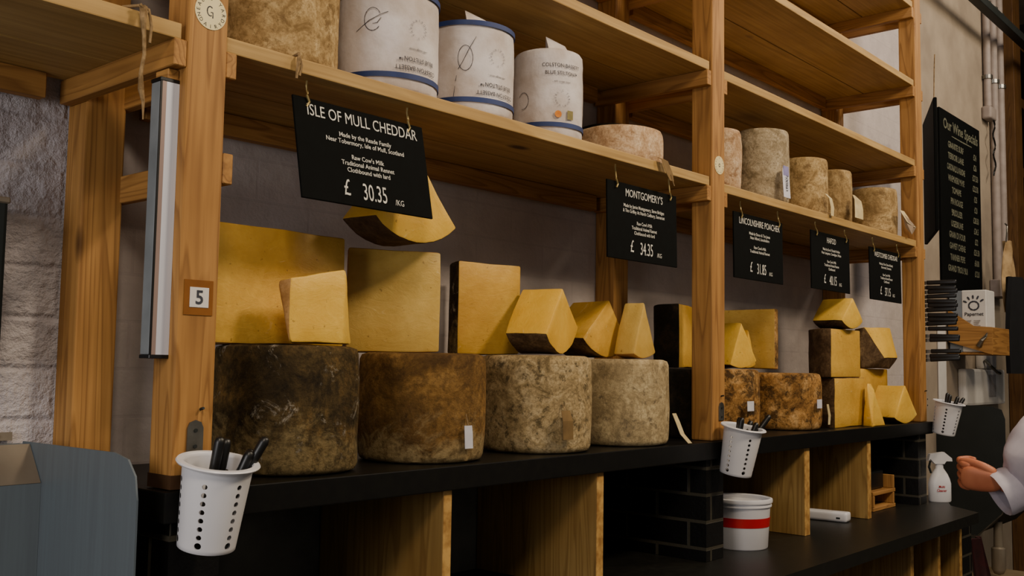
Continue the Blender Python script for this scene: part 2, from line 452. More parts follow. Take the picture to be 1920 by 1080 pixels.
def shelf(name, x0, x1, z, label, tilt=0, th=.034):
    t = thing(name, label, 'shelf', (x0, 0, z))
    L = x1 - x0
    bm = bmesh.new()
    for (y0, y1) in ((.008, .27), (.276, .505)):
        q = box_bm((0, y0, -th), (L, y1, 0), .003, 2)
        merge(bm, q)
    for v in bm.verts: v.co.z += tilt * v.co.x / L
    obj('board', bm, M['pale_pine_x'], t)
    bm = box_bm((.07, .465, -th - .06), (L - .07, .5, -th - .001), .002, 1)
    for v in bm.verts: v.co.z += tilt * v.co.x / L
    obj('rear_beam', bm, M['pine_x'], t)
    return t
G = .0025
shelf('wooden_shelf', -2.4, PX[0] - .012, .95, 'pine shelf left of the nearest post, seen from below at top left')
shelf('wooden_shelf', PX[0] + PW + G, PX[1] - .008, .95, 'long pine shelf carrying the paper wrapped cheeses, left bay', .011)
shelf('wooden_shelf', PX[1] + PW + G, PX[2] - .006, .95, 'pine shelf carrying four tan cylinder cheeses with tags, right bay')
shelf('wooden_shelf', PX[0] + PW + G, PX[1] - .008, 1.38, 'empty pine shelf above the paper wrapped cheeses, left bay', .011)
shelf('wooden_shelf', PX[1] + PW + G, PX[2] - .006, 1.38, 'empty pine shelf directly above the four tan cylinder cheeses')
shelf('wooden_shelf', PX[0] + PW + G, PX[1] - .008, 1.811, 'topmost pine shelf of the left bay, mostly out of frame')
shelf('wooden_shelf', PX[1] + PW + G, PX[2] - .006, 1.811, 'empty pine shelf second from the top in the right bay')
shelf('wooden_shelf', PX[1] + PW + G, PX[2] - .006, 2.241, 'topmost pine shelf of the right bay, cut by the picture edge')

# ------------------------------------------------------------------ counters, piers, dividers
tag(obj('counter', box_bm((-.02, -.015, -.062), (4.40, .527, 0), .003, 2), M['counter']), 'long black counter slab carrying the row of cheese wheels', 'counter')
lc = bmesh.new(); prism([(.13, -.30), (4.171, -.30), (4.335, -.117), (4.68, .02), (4.75, .498), (.13, .498)], -.47, -.421, lc)
tag(obj('lower_counter', lc, M['counter_low']), 'wide black lower counter carrying the white tub', 'counter')
for nm, a, b, lb in (('brick_pier', (.003, .002, -.9), (.118, .499, -.0625), 'black brick pier beside the steel splash panel, below the nearest post'),
                     ('brick_pier', (2.086, .002, -.42), (2.207, .499, -.0625), 'black brick pier left of the white tub with red tape'),
                     ('brick_pier', (4.215, .002, -.42), (4.335, .499, -.0625), 'black brick pier left of the spray bottle'),
                     ('brick_pier', (4.235, -.195, -1.5), (4.40, -.05, -.471), 'short black brick pier under the right end of the lower counter')):
    bm = bmesh.new(); add_box(bm, a, b); o = tag(obj(nm, bm, M['dark_brick']), lb, 'brick pier'); uv_box(o)
def divider(x0, x1, y0, z0, z1, lb):
    t = thing('divider_panel', lb, 'divider panel', ((x0 + x1) / 2, y0, z0))
    h = (x1 - x0) / 2
    obj('panel', box_bm((-h, .001, 0), (h, .495 - y0, z1 - z0), .001, 1), M['ply'], t)
    obj('front_edge', box_bm((-h, -.002, 0), (h, .0008, z1 - z0), .0006, 1), M['ply_edge'], t)
divider(.768, .797, 0, -.42, -.063, 'plywood divider under the counter nearest the camera')
divider(1.428, 1.462, 0, -.42, -.063, 'plywood divider under the counter left of the middle brick pier')
divider(2.875, 2.922, 0, -.42, -.063, 'plywood divider under the counter right of the white tub')
divider(3.54, 3.58, 0, -.42, -.063, 'plywood divider under the counter behind the white handset')
divider(3.515, 3.55, -.2, -1.5, -.471, 'plywood divider below the lower counter, leftmost of three')
divider(3.875, 3.905, -.2, -1.5, -.471, 'plywood divider below the lower counter, middle of three')
divider(4.19, 4.225, -.2, -1.5, -.471, 'plywood divider below the lower counter beside the short pier')

# ------------------------------------------------------------------ cheeses
def wheel(x, y, r, h, mat, label, z=0.0, name='whole_cheese', seed=0, wob=.004, bulge=.02, rr=.018, lean=0):
    prof = [(0.001, 0), (r - rr * 1.2, 0), (r - rr * .35, rr * .3), (r - rr * .05, rr)]
    for k in range(1, 10):
        u = k / 10; prof.append((r + bulge * r * math.sin(PI * u), rr + (h - 2 * rr) * u))
    prof += [(r - rr * .05, h - rr), (r - rr * .35, h - rr * .3), (r - rr * 1.2, h), (.001, h)]
    bm = lathe(prof, 96, wob, 9, seed, cap=False)
    for v in bm.verts:
        if v.co.z < .002: v.co.z = 0
        v.co.x += lean * v.co.z
    bmesh.ops.remove_doubles(bm, verts=bm.verts, dist=.0015)
    return tag(obj(name, bm, mat, loc=(x, y, z + .0008), smooth=50, rotz=seed), label, 'cheese')

wheel(.408, .188, .173, .298, R_DARK, 'dark mould-streaked cheese wheel nearest the camera on the black counter', seed=1, wob=.005)
wheel(.86, .183, .173, .289, R_BROWN, 'brown cheese wheel with a white tag, second from the nearest on the counter', seed=2)
wheel(1.338, .172, .172, .291, R_FLECK, 'grey flecked cheese wheel with a brown paper tag on the counter', seed=3, wob=.003)
wheel(1.774, .166, .172, .286, R_PALE, 'pale mottled cheese wheel with a curled brown tag, left of the middle post', seed=4, wob=.003)
wheel(2.29, .24, .165, .259, R_BLACK, 'nearly black cheese wheel half hidden behind the middle post on the counter', seed=5)
wheel(2.72, .315, .172, .259, R_SPOT, 'black-spotted cheese wheel just right of the middle post on the counter', seed=6)
wheel(3.088, .2, .166, .246, R_SPOT, 'orange brown black-spotted cheese wheel with a white sticker, near the right stack', seed=7.5)

def split_cheese(name, bm, mats, label, mx, bev=.006, jit=.002, smooth=40, rindname='rind'):
    bmesh.ops.recalc_face_normals(bm, faces=bm.faces)
    if bev: bmesh.ops.bevel(bm, geom=[e for e in bm.edges if e.calc_face_angle(0) > .5], offset=bev, segments=2, profile=.5, affect='EDGES', material=-1)
    bmesh.ops.triangulate(bm, faces=[f for f in bm.faces if len(f.verts) > 4])
    bmesh.ops.subdivide_edges(bm, edges=[e for e in bm.edges if e.calc_length() > .03], cuts=3, use_grid_fill=True)
    for v in bm.verts:
        n = noise.noise_vector(v.co * 22 + Vector((len(label), 0, 0)))
        v.co += n * jit + noise.noise_vector(v.co * 7) * jit * 1.5
    b2 = bm.copy()
    bmesh.ops.delete(bm, geom=[f for f in bm.faces if f.material_index == 1], context='FACES')
    bmesh.ops.delete(b2, geom=[f for f in b2.faces if f.material_index != 1], context='FACES')
    for f in b2.faces: f.material_index = 0
    o = obj(name, bm, mats[0], mx=mx, smooth=smooth); tag(o, label, 'cheese')
    obj(rindname, b2, mats[1], o, smooth=smooth)
    return o

def upright(x, y, z, r, a0, a1, h, mats, label, name='cheese_piece', scale_y=1, caps=(1, 1), **kw):
    """piece of a standing wheel: centre at x, y, sector from a0 to a1 degrees"""
    a0, a1 = math.radians(a0), math.radians(a1)
    n = max(6, int((a1 - a0) / .14))
    pl = [(r * math.cos(a0 + (a1 - a0) * k / n), r * math.sin(a0 + (a1 - a0) * k / n)) for k in range(n + 1)]
    half = abs(a1 - a0 - PI) < .03
    if not half: pl.append((0, 0))
    bm = bmesh.new(); prism(pl, 0, h, bm); bm.faces.ensure_lookup_table()
    for i, f in enumerate(bm.faces):
        f.material_index = caps[0] if i == 0 else caps[1] if i == 1 else (1 if i - 2 < n else 0)
    return split_cheese(name, bm, mats, label, Matrix.Translation((x, y, z + .001)), **kw)

def lying(apex, r, hdeg, a0, a1, L, mats, label, tilt=0, name='cheese_wedge', backrind=1, rough=0, **kw):
    """wedge resting on its curved rind, point up; front face is the pie slice, body runs backwards"""
    t = math.radians(hdeg); h = Vector((math.cos(t), math.sin(t), 0)); up = Vector((0, 0, 1)); w = h.cross(up)
    a0, a1 = math.radians(a0), math.radians(a1); n = 10
    pl = [(0, 0)] + [(r * math.sin(a0 + (a1 - a0) * k / n), -r * math.cos(a0 + (a1 - a0) * k / n)) for k in range(n + 1)]
    bm = bmesh.new(); prism(pl, -L, 0, bm); bm.faces.ensure_lookup_table()
    for i, f in enumerate(bm.faces):
        k = i - 2
        f.material_index = backrind if i == 0 else 0 if i == 1 else (1 if 1 <= k <= n else 0)
    mx = Matrix(((h.x, up.x, w.x, apex[0]), (h.y, up.y, w.y, apex[1]), (h.z, up.z, w.z, apex[2]), (0, 0, 0, 1)))
    return split_cheese(name, bm, mats, label, mx @ Matrix.Rotation(math.radians(tilt), 4, 'Z'), **kw)

def hull_cheese(pts, rind_dir, mats, label, name='cheese_wedge', lim=.7, loc=(0, 0, 0), **kw):
    bm = bmesh.new()
    for p in pts: bm.verts.new(Vector(p) - Vector(loc))
    r = bmesh.ops.convex_hull(bm, input=bm.verts)
    bmesh.ops.delete(bm, geom=[e for e in r['geom_interior'] if isinstance(e, bmesh.types.BMVert)], context='VERTS')
    bmesh.ops.dissolve_limit(bm, angle_limit=.12, verts=bm.verts, edges=bm.edges)
    bmesh.ops.recalc_face_normals(bm, faces=bm.faces)
    for f in bm.faces:
        f.material_index = int(rind_dir(f.normal)) if callable(rind_dir) else (1 if any(f.normal.dot(Vector(d).normalized()) > lim for d in rind_dir) else 0)
    return split_cheese(name, bm, mats, label, Matrix.Translation(loc), **kw)

T1, T2, T3, T4 = .300, .291, .293, .288       # tops of the front four wheels
upright(.395, .19, T1, .188, 0, 180, .282, (PA, R_EDGE), 'large half cheese with a wide flat yellow face on the nearest wheel', caps=(1, 0), name='half_cheese')
hull_cheese([(.322, .07, T1 + .155), (.484, .066, T1 + .187), (.478, .062, T1 + .006), (.322, .066, T1 + .006), (.318, .11, T1 + .15), (.50, .082, T1 + .02), (.556, .125, T1 + .004), (.54, .13, T1 + .03), (.39, .15, T1 + .004), (.36, .14, T1 + .1), (.49, .085, T1 + .184)],
            [(-1, 0, 0)], (PC, R_EDGE), 'bright yellow upright cheese wedge leaning before the large half cheese', loc=(.42, .09, T1))
upright(.9, .158, T2, .262, 86, 149, .282, (PB, R_EDGE), 'tall pale yellow cheese block under the tilted wedge on the brown wheel')
lying((.752, .1, .806), .225, 0, -42, 41, .14, (PC, R_SMOOTH), 'curved cheese wedge balanced on the tall block behind the large price sign')
upright(1.333, .235, T3, .228, 96, 164, .283, (PA, R_DARK), 'tall golden cheese block with dark rind at its left, on the grey flecked wheel', caps=(1, 1))
lying((1.371, .095, .503), .206, 20, -45, 56, .135, (PC, R_SMOOTH), 'roof-shaped cheese wedge lying on its dark rind before the tall golden block')
lying((1.768, .2, .492), .200, 0, -48, 38, .16, (PA, R_SMOOTH), 'cheese wedge between the roof-shaped wedge and the slim wedge on the pale wheel')
lying((1.835, .1, .486), .195, 5, -22, 27, .08, (PB, R_EDGE), 'slim pointed cheese wedge on the pale wheel, left of the middle post')
upright(2.313, .215, .261, .132, 17, 197, .243, (PA, R_BLACK), 'black-rinded half cheese partly hidden behind the middle post', name='half_cheese')
upright(2.965, .325, .263, .15, -88, 92, .262, (PB, R_SPOT), 'half cheese with a pale yellow face standing right of the middle post', name='half_cheese')
lying((2.715, .2, .456), .192, -10, -22, 34, .13, (PC, R_SMOOTH), 'bright pointed cheese wedge right beside the middle post')
lying((2.872, .25, .433), .168, -4, -8, 22, .06, (PC, R_EDGE), 'thin cheese wedge behind the bright pointed one, before the pale half cheese')
upright(3.505, .06, .0, .178, 0, 180, .226, (PA, R_SMOOTH), 'half cheese at the bottom of the right stack on the counter', name='half_cheese', caps=(1, 1))
upright(3.465, .062, .229, .168, 0, 180, .222, (PA, R_SMOOTH), 'half cheese in the middle of the right stack', name='half_cheese', caps=(1, 1))
lying((3.47, .03, .600), .146, -6, -42, 44, .155, (PC, R_SMOOTH), 'yellow cheese wedge on top of the right stack')
hull_cheese([(3.63, .035, .205), (3.70, .04, .195), (3.66, .01, .17), (3.775, -.0, .001), (3.60, -.005, .001), (3.62, .05, .001), (3.78, .05, .001)],
            [(0, 1, 0)], (PC, R_EDGE), 'thin upright cheese slice leaning on the bottom of the right stack', loc=(3.68, .02, 0))
upright(4.06, .165, .0, .19, 0, 180, .272, (PA, R_EDGE), 'half cheese under the tilted dark-rinded wedge, behind the front wedge', name='half_cheese', caps=(1, 1))
hull_cheese([(3.93, .16, .482), (4.20, .13, .49), (4.222, .10, .334), (4.035, .10, .330), (3.95, .22, .475), (4.19, .20, .48), (3.915, .17, .2755), (4.05, .125, .2745), (4.17, .12, .2745), (4.19, .20, .2745), (3.95, .24, .2745), (3.90, .18, .40)],
            lambda n: n.x < -.35 or n.z < -.35, (PC, R_SMOOTH), 'tilted wedge with bright face and dark rind below, right of the stack', loc=(4.1, .15, .274))
lying((4.03, -.005, .192), .191, -8, -34, 40, .15, (PC, R_SMOOTH), 'front cheese wedge with a crumbly end on the counter near the far post', jit=.003)

# cheeses on the shelves
SZ = .95
wheel(.335, .19, .157, .33, R_TAN, 'large mottled tan cheese at the left end of the upper shelf', SZ + .002, seed=9, name='cheese_cylinder', rr=.012)
wheel(1.80, .19, .155, .126, R_PINK, 'low pinkish cheese wheel right of the paper wrapped cheeses', SZ + .009, seed=10, rr=.014)
wheel(2.01, .385, .108, .21, R_BLACK, 'dark cheese behind the low pinkish wheel, left of the middle post', SZ + .0105, seed=11, rr=.01)
wheel(2.796, .15, .116, .318, R_GREYTAN, 'tallest grey tan cylinder cheese on the right shelf, violet white tag', SZ, seed=12, name='cheese_cylinder', rr=.014, wob=.002)
wheel(3.197, .143, .106, .264, R_TAN, 'second tan cylinder cheese on the right shelf, after the tallest', SZ, seed=13, name='cheese_cylinder', rr=.014, wob=.002)
wheel(3.515, .14, .085, .262, R_TAN, 'narrowest tan cylinder cheese on the right shelf, third along', SZ, seed=14, name='cheese_cylinder', rr=.014, wob=.002)
wheel(4.06, .155, .115, .252, R_TAN, 'tan cylinder cheese at the far right end of the shelf beside the far post', SZ, seed=15, name='cheese_cylinder', rr=.014, wob=.002)
wheel(2.405, .13, .085, .25, R_PINK, 'pale cheese mostly hidden behind the middle post on the right shelf', SZ, seed=16, name='cheese_cylinder', rr=.02)
wheel(-.31, .22, .17, .2, R_TAN, 'cheese on the shelf at top left, only its base in view', SZ + .001, seed=17, name='cheese_cylinder')

def stilton(x, y, r, h, z, label, th_text, th_pen, top_band, upside, pen, seed, flap):
    prof = [(.001, 0), (r * .8, 0), (r - .006, .004), (r, .014)]
    for k in range(1, 12): prof.append((r + .002 * math.sin(PI * k / 12), .014 + (h - .03) * k / 12))
    prof += [(r - .001, h - .014), (r - .007, h - .004), (r * .85, h), (.001, h + .003)]
    bm = lathe(prof, 80, .0022, 16, seed, cap=False); bmesh.ops.remove_doubles(bm, verts=bm.verts, dist=.0015)
    for v in bm.verts: v.co.z = max(v.co.z, 0)
    o = tag(obj('wrapped_cheese', bm, M['wrap'], loc=(x, y, z), smooth=60), label, 'cheese', 'paper wrapped cheeses on the upper shelf')
    R = r + .0048
    def band(z0, z1):
        b = lathe([(R - .0012, z0), (R - .0006, z0), (R - .0006, z1), (R - .0012, z1)], 80, cap=False, wob=.0008, sc=16, seed=seed)
        obj('blue_band', b, M['blue_band'], o, smooth=60)
    band(.036, .050)
    if top_band: band(h - .020, h - .006)
    def put(bmx, th, zc, mt, nm):
        if upside: bmesh.ops.transform(bmx, matrix=Matrix.Rotation(PI, 4, 'Z'), verts=bmx.verts)
        bmesh.ops.triangulate(bmx, faces=bmx.faces)
        wrap_cyl(bmx, R, th, zc); obj(nm, bmx, mt, o)
    t = lines_bm([('COLSTON BASSETT', .0165, .048, 0, .92, .0001), ('BLUE STILTON\u2122', .0165, .024, 0, .92, .0001), ('.. with vintage rennet ..', .008, 0, 0, .9, 0)])
    c = bmesh.new(); ring_text(c, "NEAL'S YARD", .024, .0085, -112, 22.4); ring_text(c, 'DAIRY', .024, .0085, 228, -24, True)
    if upside:
        put(t, th_text, .118, M['ink'], 'lettering'); put(c, th_text, .17, M['grey_ink'], 'round_mark')
    else:
        put(t, th_text, .175, M['ink'], 'lettering'); put(c, th_text, .125, M['grey_ink'], 'round_mark')
    p = bmesh.new()
    for s_ in pen: stroke(p, s_, .0008)
    wrap_cyl(p, R + .0002, th_pen[0], th_pen[1]); obj('pen_mark', p, M['ink'], o)
    if flap:
        f = bmesh.new(); a = math.radians(-50)
        for k, (u, w, zz) in enumerate(((0, 0, .0), (.045, 0, .02), (.075, .005, .012))): pass
        q = [(-.045, -.055, .0), (.05, -.065, .0), (.055, -.04, .034), (-.03, -.03, .046), (.03, .02, .002)]
        vs = [f.verts.new(Vector((px_ - .02, py_, h + .002 + pz))) for px_, py_, pz in q]
        f.faces.new((vs[0], vs[1], vs[2], vs[3])); f.faces.new((vs[1], vs[4], vs[2])); f.faces.new((vs[0], vs[3], vs[4])); f.faces.new((vs[0], vs[4], vs[1]))
        obj('paper_flap', f, M['wrap'], o)
    return o
def ell(rx, rz, a0=0, a1=6.4, n=26, ox=0, oz=0, sl=0): return [(ox + rx * math.cos(a0 + (a1 - a0) * k / n) + sl * rz * math.sin(a0 + (a1 - a0) * k / n), oz + rz * math.sin(a0 + (a1 - a0) * k / n)) for k in range(n + 1)]
stilton(.685, .167, .137, .283, SZ + .0035, 'paper wrapped cylinder cheese, leftmost and largest of the three, upside-down print', math.radians(-6), (math.radians(-57), .185), True, True,
        [ell(.022, .03, .5, 5.6), [(-.045, -.03), (-.01, -.004), (.02, .012), (.04, .02)], [(.0, -.012), (.012, -.01), (.022, .004)]], 3, False)
stilton(.998, .162, .131, .276, SZ + .005, 'paper wrapped cylinder cheese, middle one, with a pen-drawn crossed oval', math.radians(-8), (math.radians(-50), .16), True, True,
        [ell(.021, .036), [(.03, .062), (.012, .03), (-.008, -.012), (-.02, -.032)], [(-.024, -.05), (-.027, -.066)], [(-.028, -.08), (-.032, -.11)]], 5, True)
stilton(1.352, .15, .110, .287, SZ + .0072, 'paper wrapped cylinder cheese, rightmost, upright print with orange and olive seals', math.radians(-27), (math.radians(-92), .12), False, False,
        [ell(.02, .026, -1.9, 2.6)], 8, True)
so = bpy.data.objects['wrapped_cheese.002']
for nm, mt, th, rr_ in (('orange_seal', 'orange', -34, .011), ('olive_seal', 'olive', -13, .0)):
    b = bmesh.new()
    if rr_:
        vs = [b.verts.new((rr_ * math.cos(k * PI / 8), rr_ * 1.0 * math.sin(k * PI / 8), 0)) for k in range(16)]; b.faces.new(vs)
    else:
        vs = [b.verts.new(p) for p in ((-.011, -.014, 0), (.011, -.014, 0), (.011, .014, 0), (-.011, .014, 0))]; b.faces.new(vs)
    wrap_cyl(b, .1152, math.radians(th), .075); so2 = obj(nm, b, M[mt], so)

# ------------------------------------------------------------------ price signs
def sign(x0, x1, ztop, ybot, h, rows, price, label, hooks, ytop=.05, skew=0):
    t = thing('price_sign', label, 'price sign', ((x0 + x1) / 2, ytop, ztop))
    w = (x1 - x0); ang = math.atan2(ytop - ybot, h)
    rot = Matrix.Rotation(-ang, 4, 'X') @ Matrix.Rotation(skew, 4, 'Y')
    b = box_bm((-w / 2, -.003, -h), (w / 2, .003, 0), .0012, 1); bmesh.ops.transform(b, matrix=rot, verts=b.verts)
    bd = obj('board', b, M['slate'], t)
    tb = lines_bm(rows); bmesh.ops.transform(tb, matrix=rot @ Matrix.Translation((0, -.0042, 0)) @ FRONT, verts=tb.verts)
    obj('lettering', tb, M['chalk'], bd)
    for pnm, row in zip(('currency_sign', 'price_figures', 'unit_lettering'), price):
        pb = lines_bm([row]); bmesh.ops.transform(pb, matrix=rot @ Matrix.Translation((0, -.0042, 0)) @ FRONT, verts=pb.verts)
        obj(pnm, pb, M['chalk'], bd)
    for hx in hooks:
        zt = SZ - .034 + (.011 * (x0 + w / 2 + hx) / 2.03 if x0 < 2 else 0) - ztop
        q = tube_bm([(hx, 0, zt), (hx, .001, zt - .012), (hx + .002, -.002, .012), (hx - .004, -.008, .004), (hx + .003, -.0085, -.010), (hx - .004, -.0075, -.022)], .003, 6)
        obj('hook', q, M['brass'], t)
    return t
def rows_for(title, ts, body, tx=1.0, bx=1.0):
    r = [(title, ts, -.043, .005, tx, 0)]; z = -.079
    for b in body:
        if b == '': z -= .020; continue
        r.append((b, .0165, z, .003, bx, .0001)); z -= .0168
    return r
def price_for(v): return [('\u00A3', .058, -.226, -.072, .72, 0), (v, .060, -.231, .015, .6, 0), ('/KG', .021, -.231, .094, .85, 0)]
sign(.296, .708, .876, .0, .25, rows_for('ISLE OF MULL CHEDDAR', .041, ['Made by the Reade Family', 'Near Tobermory, Isle of Mull, Scotland', '', "Raw Cow's Milk", 'Traditional Animal Rennet', 'Clothbound with lard'], .78, .95), price_for('30.35'),
     'largest black price sign priced 30.35, tilted, hanging from the left shelf', (-.165, .155), skew=0)
sign(1.535, 1.955, .868, .045, .255, rows_for("MONTGOMERY'S", .037, ['Made by Jamie Montgomery, Steve Bridges', '& Tim Griffey At North Cadbury, Somerset', '', "Raw Cow's Milk", 'Traditional Animal Rennet', 'Clothbound with lard'], .8, .86), price_for('34.35'),
     'black price sign priced 34.35, hanging just left of the middle post', (-.16, .165))
sign(2.37, 2.785, .87, .047, .258, rows_for('LINCOLNSHIRE POACHER', .037, ['Made by Simon & Tim Jones', 'Near Alford, Lincolnshire', '', "Raw Cow's Milk", 'Traditional Animal Rennet'], .8, .95), price_for('31.85'),
     'black price sign priced 31.85, first to the right of the middle post', (-.15, .17))
sign(3.06, 3.475, .876, .047, .258, rows_for('HAFOD', .036, ['Made by Sam & Rachel Holden', 'Near Lampeter, Ceredigion, Wales', '', "Raw Cow's Milk", 'Traditional Animal Rennet', 'Clothbound'], .8, .9), price_for('40.15'),
     'black price sign priced 40.15, above the right cheese stack', (-.155, .165))
sign(3.72, 4.135, .868, .047, .258, rows_for('WESTCOMBE CHEDDAR', .035, ['Made by Tom Calver & family', 'Evercreech, Somerset', '', "Raw Cow's Milk", 'Traditional Animal Rennet', 'Clothbound'], .8, .9), price_for('37.15'),
     'farthest black price sign, hanging beside the far post', (-.16, .165))

# ------------------------------------------------------------------ tags, twine
def card(pts, th=.0012):
    """bent paper strip: pts = list of (x, y, z) centre line with half width along x"""
    bm = bmesh.new(); L = []
    for x, y, z, hw in pts: L.append((bm.verts.new((x - hw, y, z)), bm.verts.new((x + hw, y, z))))
    for a, b in zip(L, L[1:]): bm.faces.new((a[0], a[1], b[1], b[0]))
    bm.normal_update(); bmesh.ops.solidify(bm, geom=list(bm.faces), thickness=th)
    return bm
def ptag(loc, pts, mat, label, string=None, name='paper_tag', extra=None):
    t = thing(name, label, 'tag', loc)
    c = obj('card', card(pts), mat, t)
    if string: obj('string', tube_bm(string, .0016, 6), M['twine'], t)
    if extra: extra(c)
    return t
def w2x(c):
    b = lines_bm([('29.17.41', .014, 0, 0, .9, .0003)]); bmesh.ops.transform(b, matrix=Matrix.Translation((-.004, -.0030, -.036)) @ FRONT @ Matrix.Rotation(-PI / 2, 4, 'Z'), verts=b.verts)
    obj('tag_lettering', b, M['ink'], c)
ptag((.853, .001, .10), [(-.002, -.004, 0, .014), (0, -.0045, -.02, .015), (.004, -.003, -.06, .015)], M['tag_white'], 'small white tag with black figures on the brown wheel', [(-.002, .004, .03), (0, -.002, .002)], extra=w2x)
ptag((1.262, -.001, .13), [(-.004, -.008, 0, .020), (.0, -.014, -.03, .024), (.008, -.010, -.085, .024)], M['tag_brown'], 'brown paper tag on the grey flecked wheel', [(.004, .012, .02), (0, -.008, -.004)])
ptag((1.887, .012, .105), [(0, 0, 0, .012), (.008, -.010, -.03, .013), (.024, -.018, -.07, .013), (.055, -.03, -.102, .012)], M['tag'], 'curled buff tag hanging at the right of the pale wheel', None)
ptag((2.655, .128, .13), [(0, 0, 0, .028), (0, -.001, -.04, .028)], M['tag_white'], 'white sticker on the spotted wheel behind the black-handled cup', None, 'sticker_tag')
ptag((3.068, .018, .135), [(0, 0, 0, .024), (0, .0, -.038, .024)], M['tag_white'], 'white sticker on the spotted wheel next to the right stack', None, 'sticker_tag')
ptag((3.235, .055, .11), [(0, 0, 0, .01), (.006, -.006, -.05, .012), (.0, -.006, -.09, .01)], M['tag'], 'thin buff tag between the spotted wheel and the right stack', None)
def vio(c):
    v = card([(.003, -.0025, .006, .024), (.003, -.0035, -.035, .026)], .001); obj('violet_band', v, M['tag_violet'], c)
    b = lines_bm([('L ARTISAN', .026, 0, 0, .8, .0006)]); bmesh.ops.transform(b, matrix=Matrix.Translation((.008, -.0105, -.085)) @ FRONT @ Matrix.Rotation(PI / 2, 4, 'Z'), verts=b.verts)
    obj('tag_lettering', b, M['ink'], c)
ptag((2.745, .015, 1.095), [(0, 0, .006, .018), (.002, -.002, -.02, .03), (-.002, -.007, -.08, .03), (-.006, -.012, -.128, .03)], M['tag_white'], 'white tag with a violet top on the tallest cylinder cheese', None, extra=vio)
ptag((3.165, .014, 1.045), [(0, .01, .0, .010), (.014, -.006, -.02, .016), (.02, -.012, -.06, .018), (.008, -.016, -.1, .014)], M['tag'], 'curled cream tag between the second and third cylinder cheeses', [(-.03, .02, -.08), (-.02, -.004, -.085), (.006, -.012, -.095)])
ptag((3.477, .012, 1.083), [(0, .012, .0, .014), (.01, -.004, -.025, .04), (.002, -.012, -.065, .048), (-.012, -.018, -.115, .048)], M['tag'], 'broad cream tag between the third and far cylinder cheeses', None)
def tail(c):
    b = bmesh.new()
    for p in ((-.02, -.004, -.005), (.06, -.012, -.03), (.115, -.03, -.07), (.10, -.02, -.1), (.05, -.03, -.115), (.03, -.005, -.08), (.06, -.035, -.06)): b.verts.new(p)
    bmesh.ops.convex_hull(b, input=b.verts); obj('plastic_wrap', b, M['film'], c)
ptag((4.06, .008, 1.078), [(-.005, .0, .004, .03), (.01, -.010, -.02, .035), (.045, -.02, -.055, .035), (.075, -.035, -.075, .01)], M['tag'], 'cream tag with clear wrap at the far right cylinder cheese', None, extra=tail)
ptag((1.80, -.004, .968), [(-.02, .006, .002, .018), (-.012, -.006, -.006, .020), (.012, -.009, -.045, .022), (.03, -.008, -.07, .012)], M['tag_brown'], 'brown tag curling over the shelf edge above the middle sign', [(.02, -.010, -.05), (.045, -.009, -.085)])
b = bmesh.new()
tube(b, [(-.105, -.006, .955), (-.108, -.012, .93), (-.103, -.009, .90), (-.1, -.008, .86), (-.106, -.009, .82), (-.104, -.008, .79), (-.098, -.008, .765), (-.097, -.008, .73)], .004, 6, [.008, .006, .004, .0035, .004, .006, .0035, .001])
tube(b, [(-.13, .03, .956), (-.112, .0, .957), (-.095, -.008, .952), (-.088, -.009, .92), (-.09, -.008, .885)], .003, 6)
tube(b, [(-.115, -.01, .957), (-.1, -.011, .945), (-.105, -.011, .925)], .0035, 6)
tag(obj('twine_end', b, M['twine']), 'frayed twine hanging over the shelf edge at top left', 'twine')
b = bmesh.new(); tube(b, [(.278, .03, .955), (.276, -.0, .957), (.274, -.004, .945), (.27, -.004, .92), (.268, -.004, .897)], .004, 6, [.003, .004, .0055, .004, .003])
tube(b, [(.276, -.003, .95), (.281, -.005, .93), (.276, -.004, .905)], .003, 6)
tag(obj('twine_end', b, M['twine']), 'short twine hanging over the shelf edge left of the largest sign', 'twine')

# ------------------------------------------------------------------ aluminium strip on the nearest post
t = thing('aluminium_strip', 'tall aluminium strip with black end caps on the left side of the nearest post', 'metal strip', (-.021, .047, .262))
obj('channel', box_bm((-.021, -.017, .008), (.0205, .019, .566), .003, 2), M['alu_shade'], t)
fb = bmesh.new(); add_box(fb, (-.008, -.0195, .008), (.0205, -.0172, .566)); obj('bright_face', fb, M['alu'], t)  # front of the strip painted bright, as if reflecting
pf = bmesh.new(); add_box(pf, (-.0175, -.0193, .008), (-.008, -.0172, .566)); obj('pinkish_face', pf, M['alu_pink'], t)  # painted reflection, a pinkish stripe down the front
pk = bmesh.new(); add_box(pk, (-.0215, -.0198, .008), (-.0175, -.0172, .566)); obj('dark_groove', pk, M['black_plastic'], t)
for z in (0, .5662): obj('end_cap', box_bm((-.022, -.020, z), (.0205, .02, z + .008), .001, 1), M['black_plastic'], t)

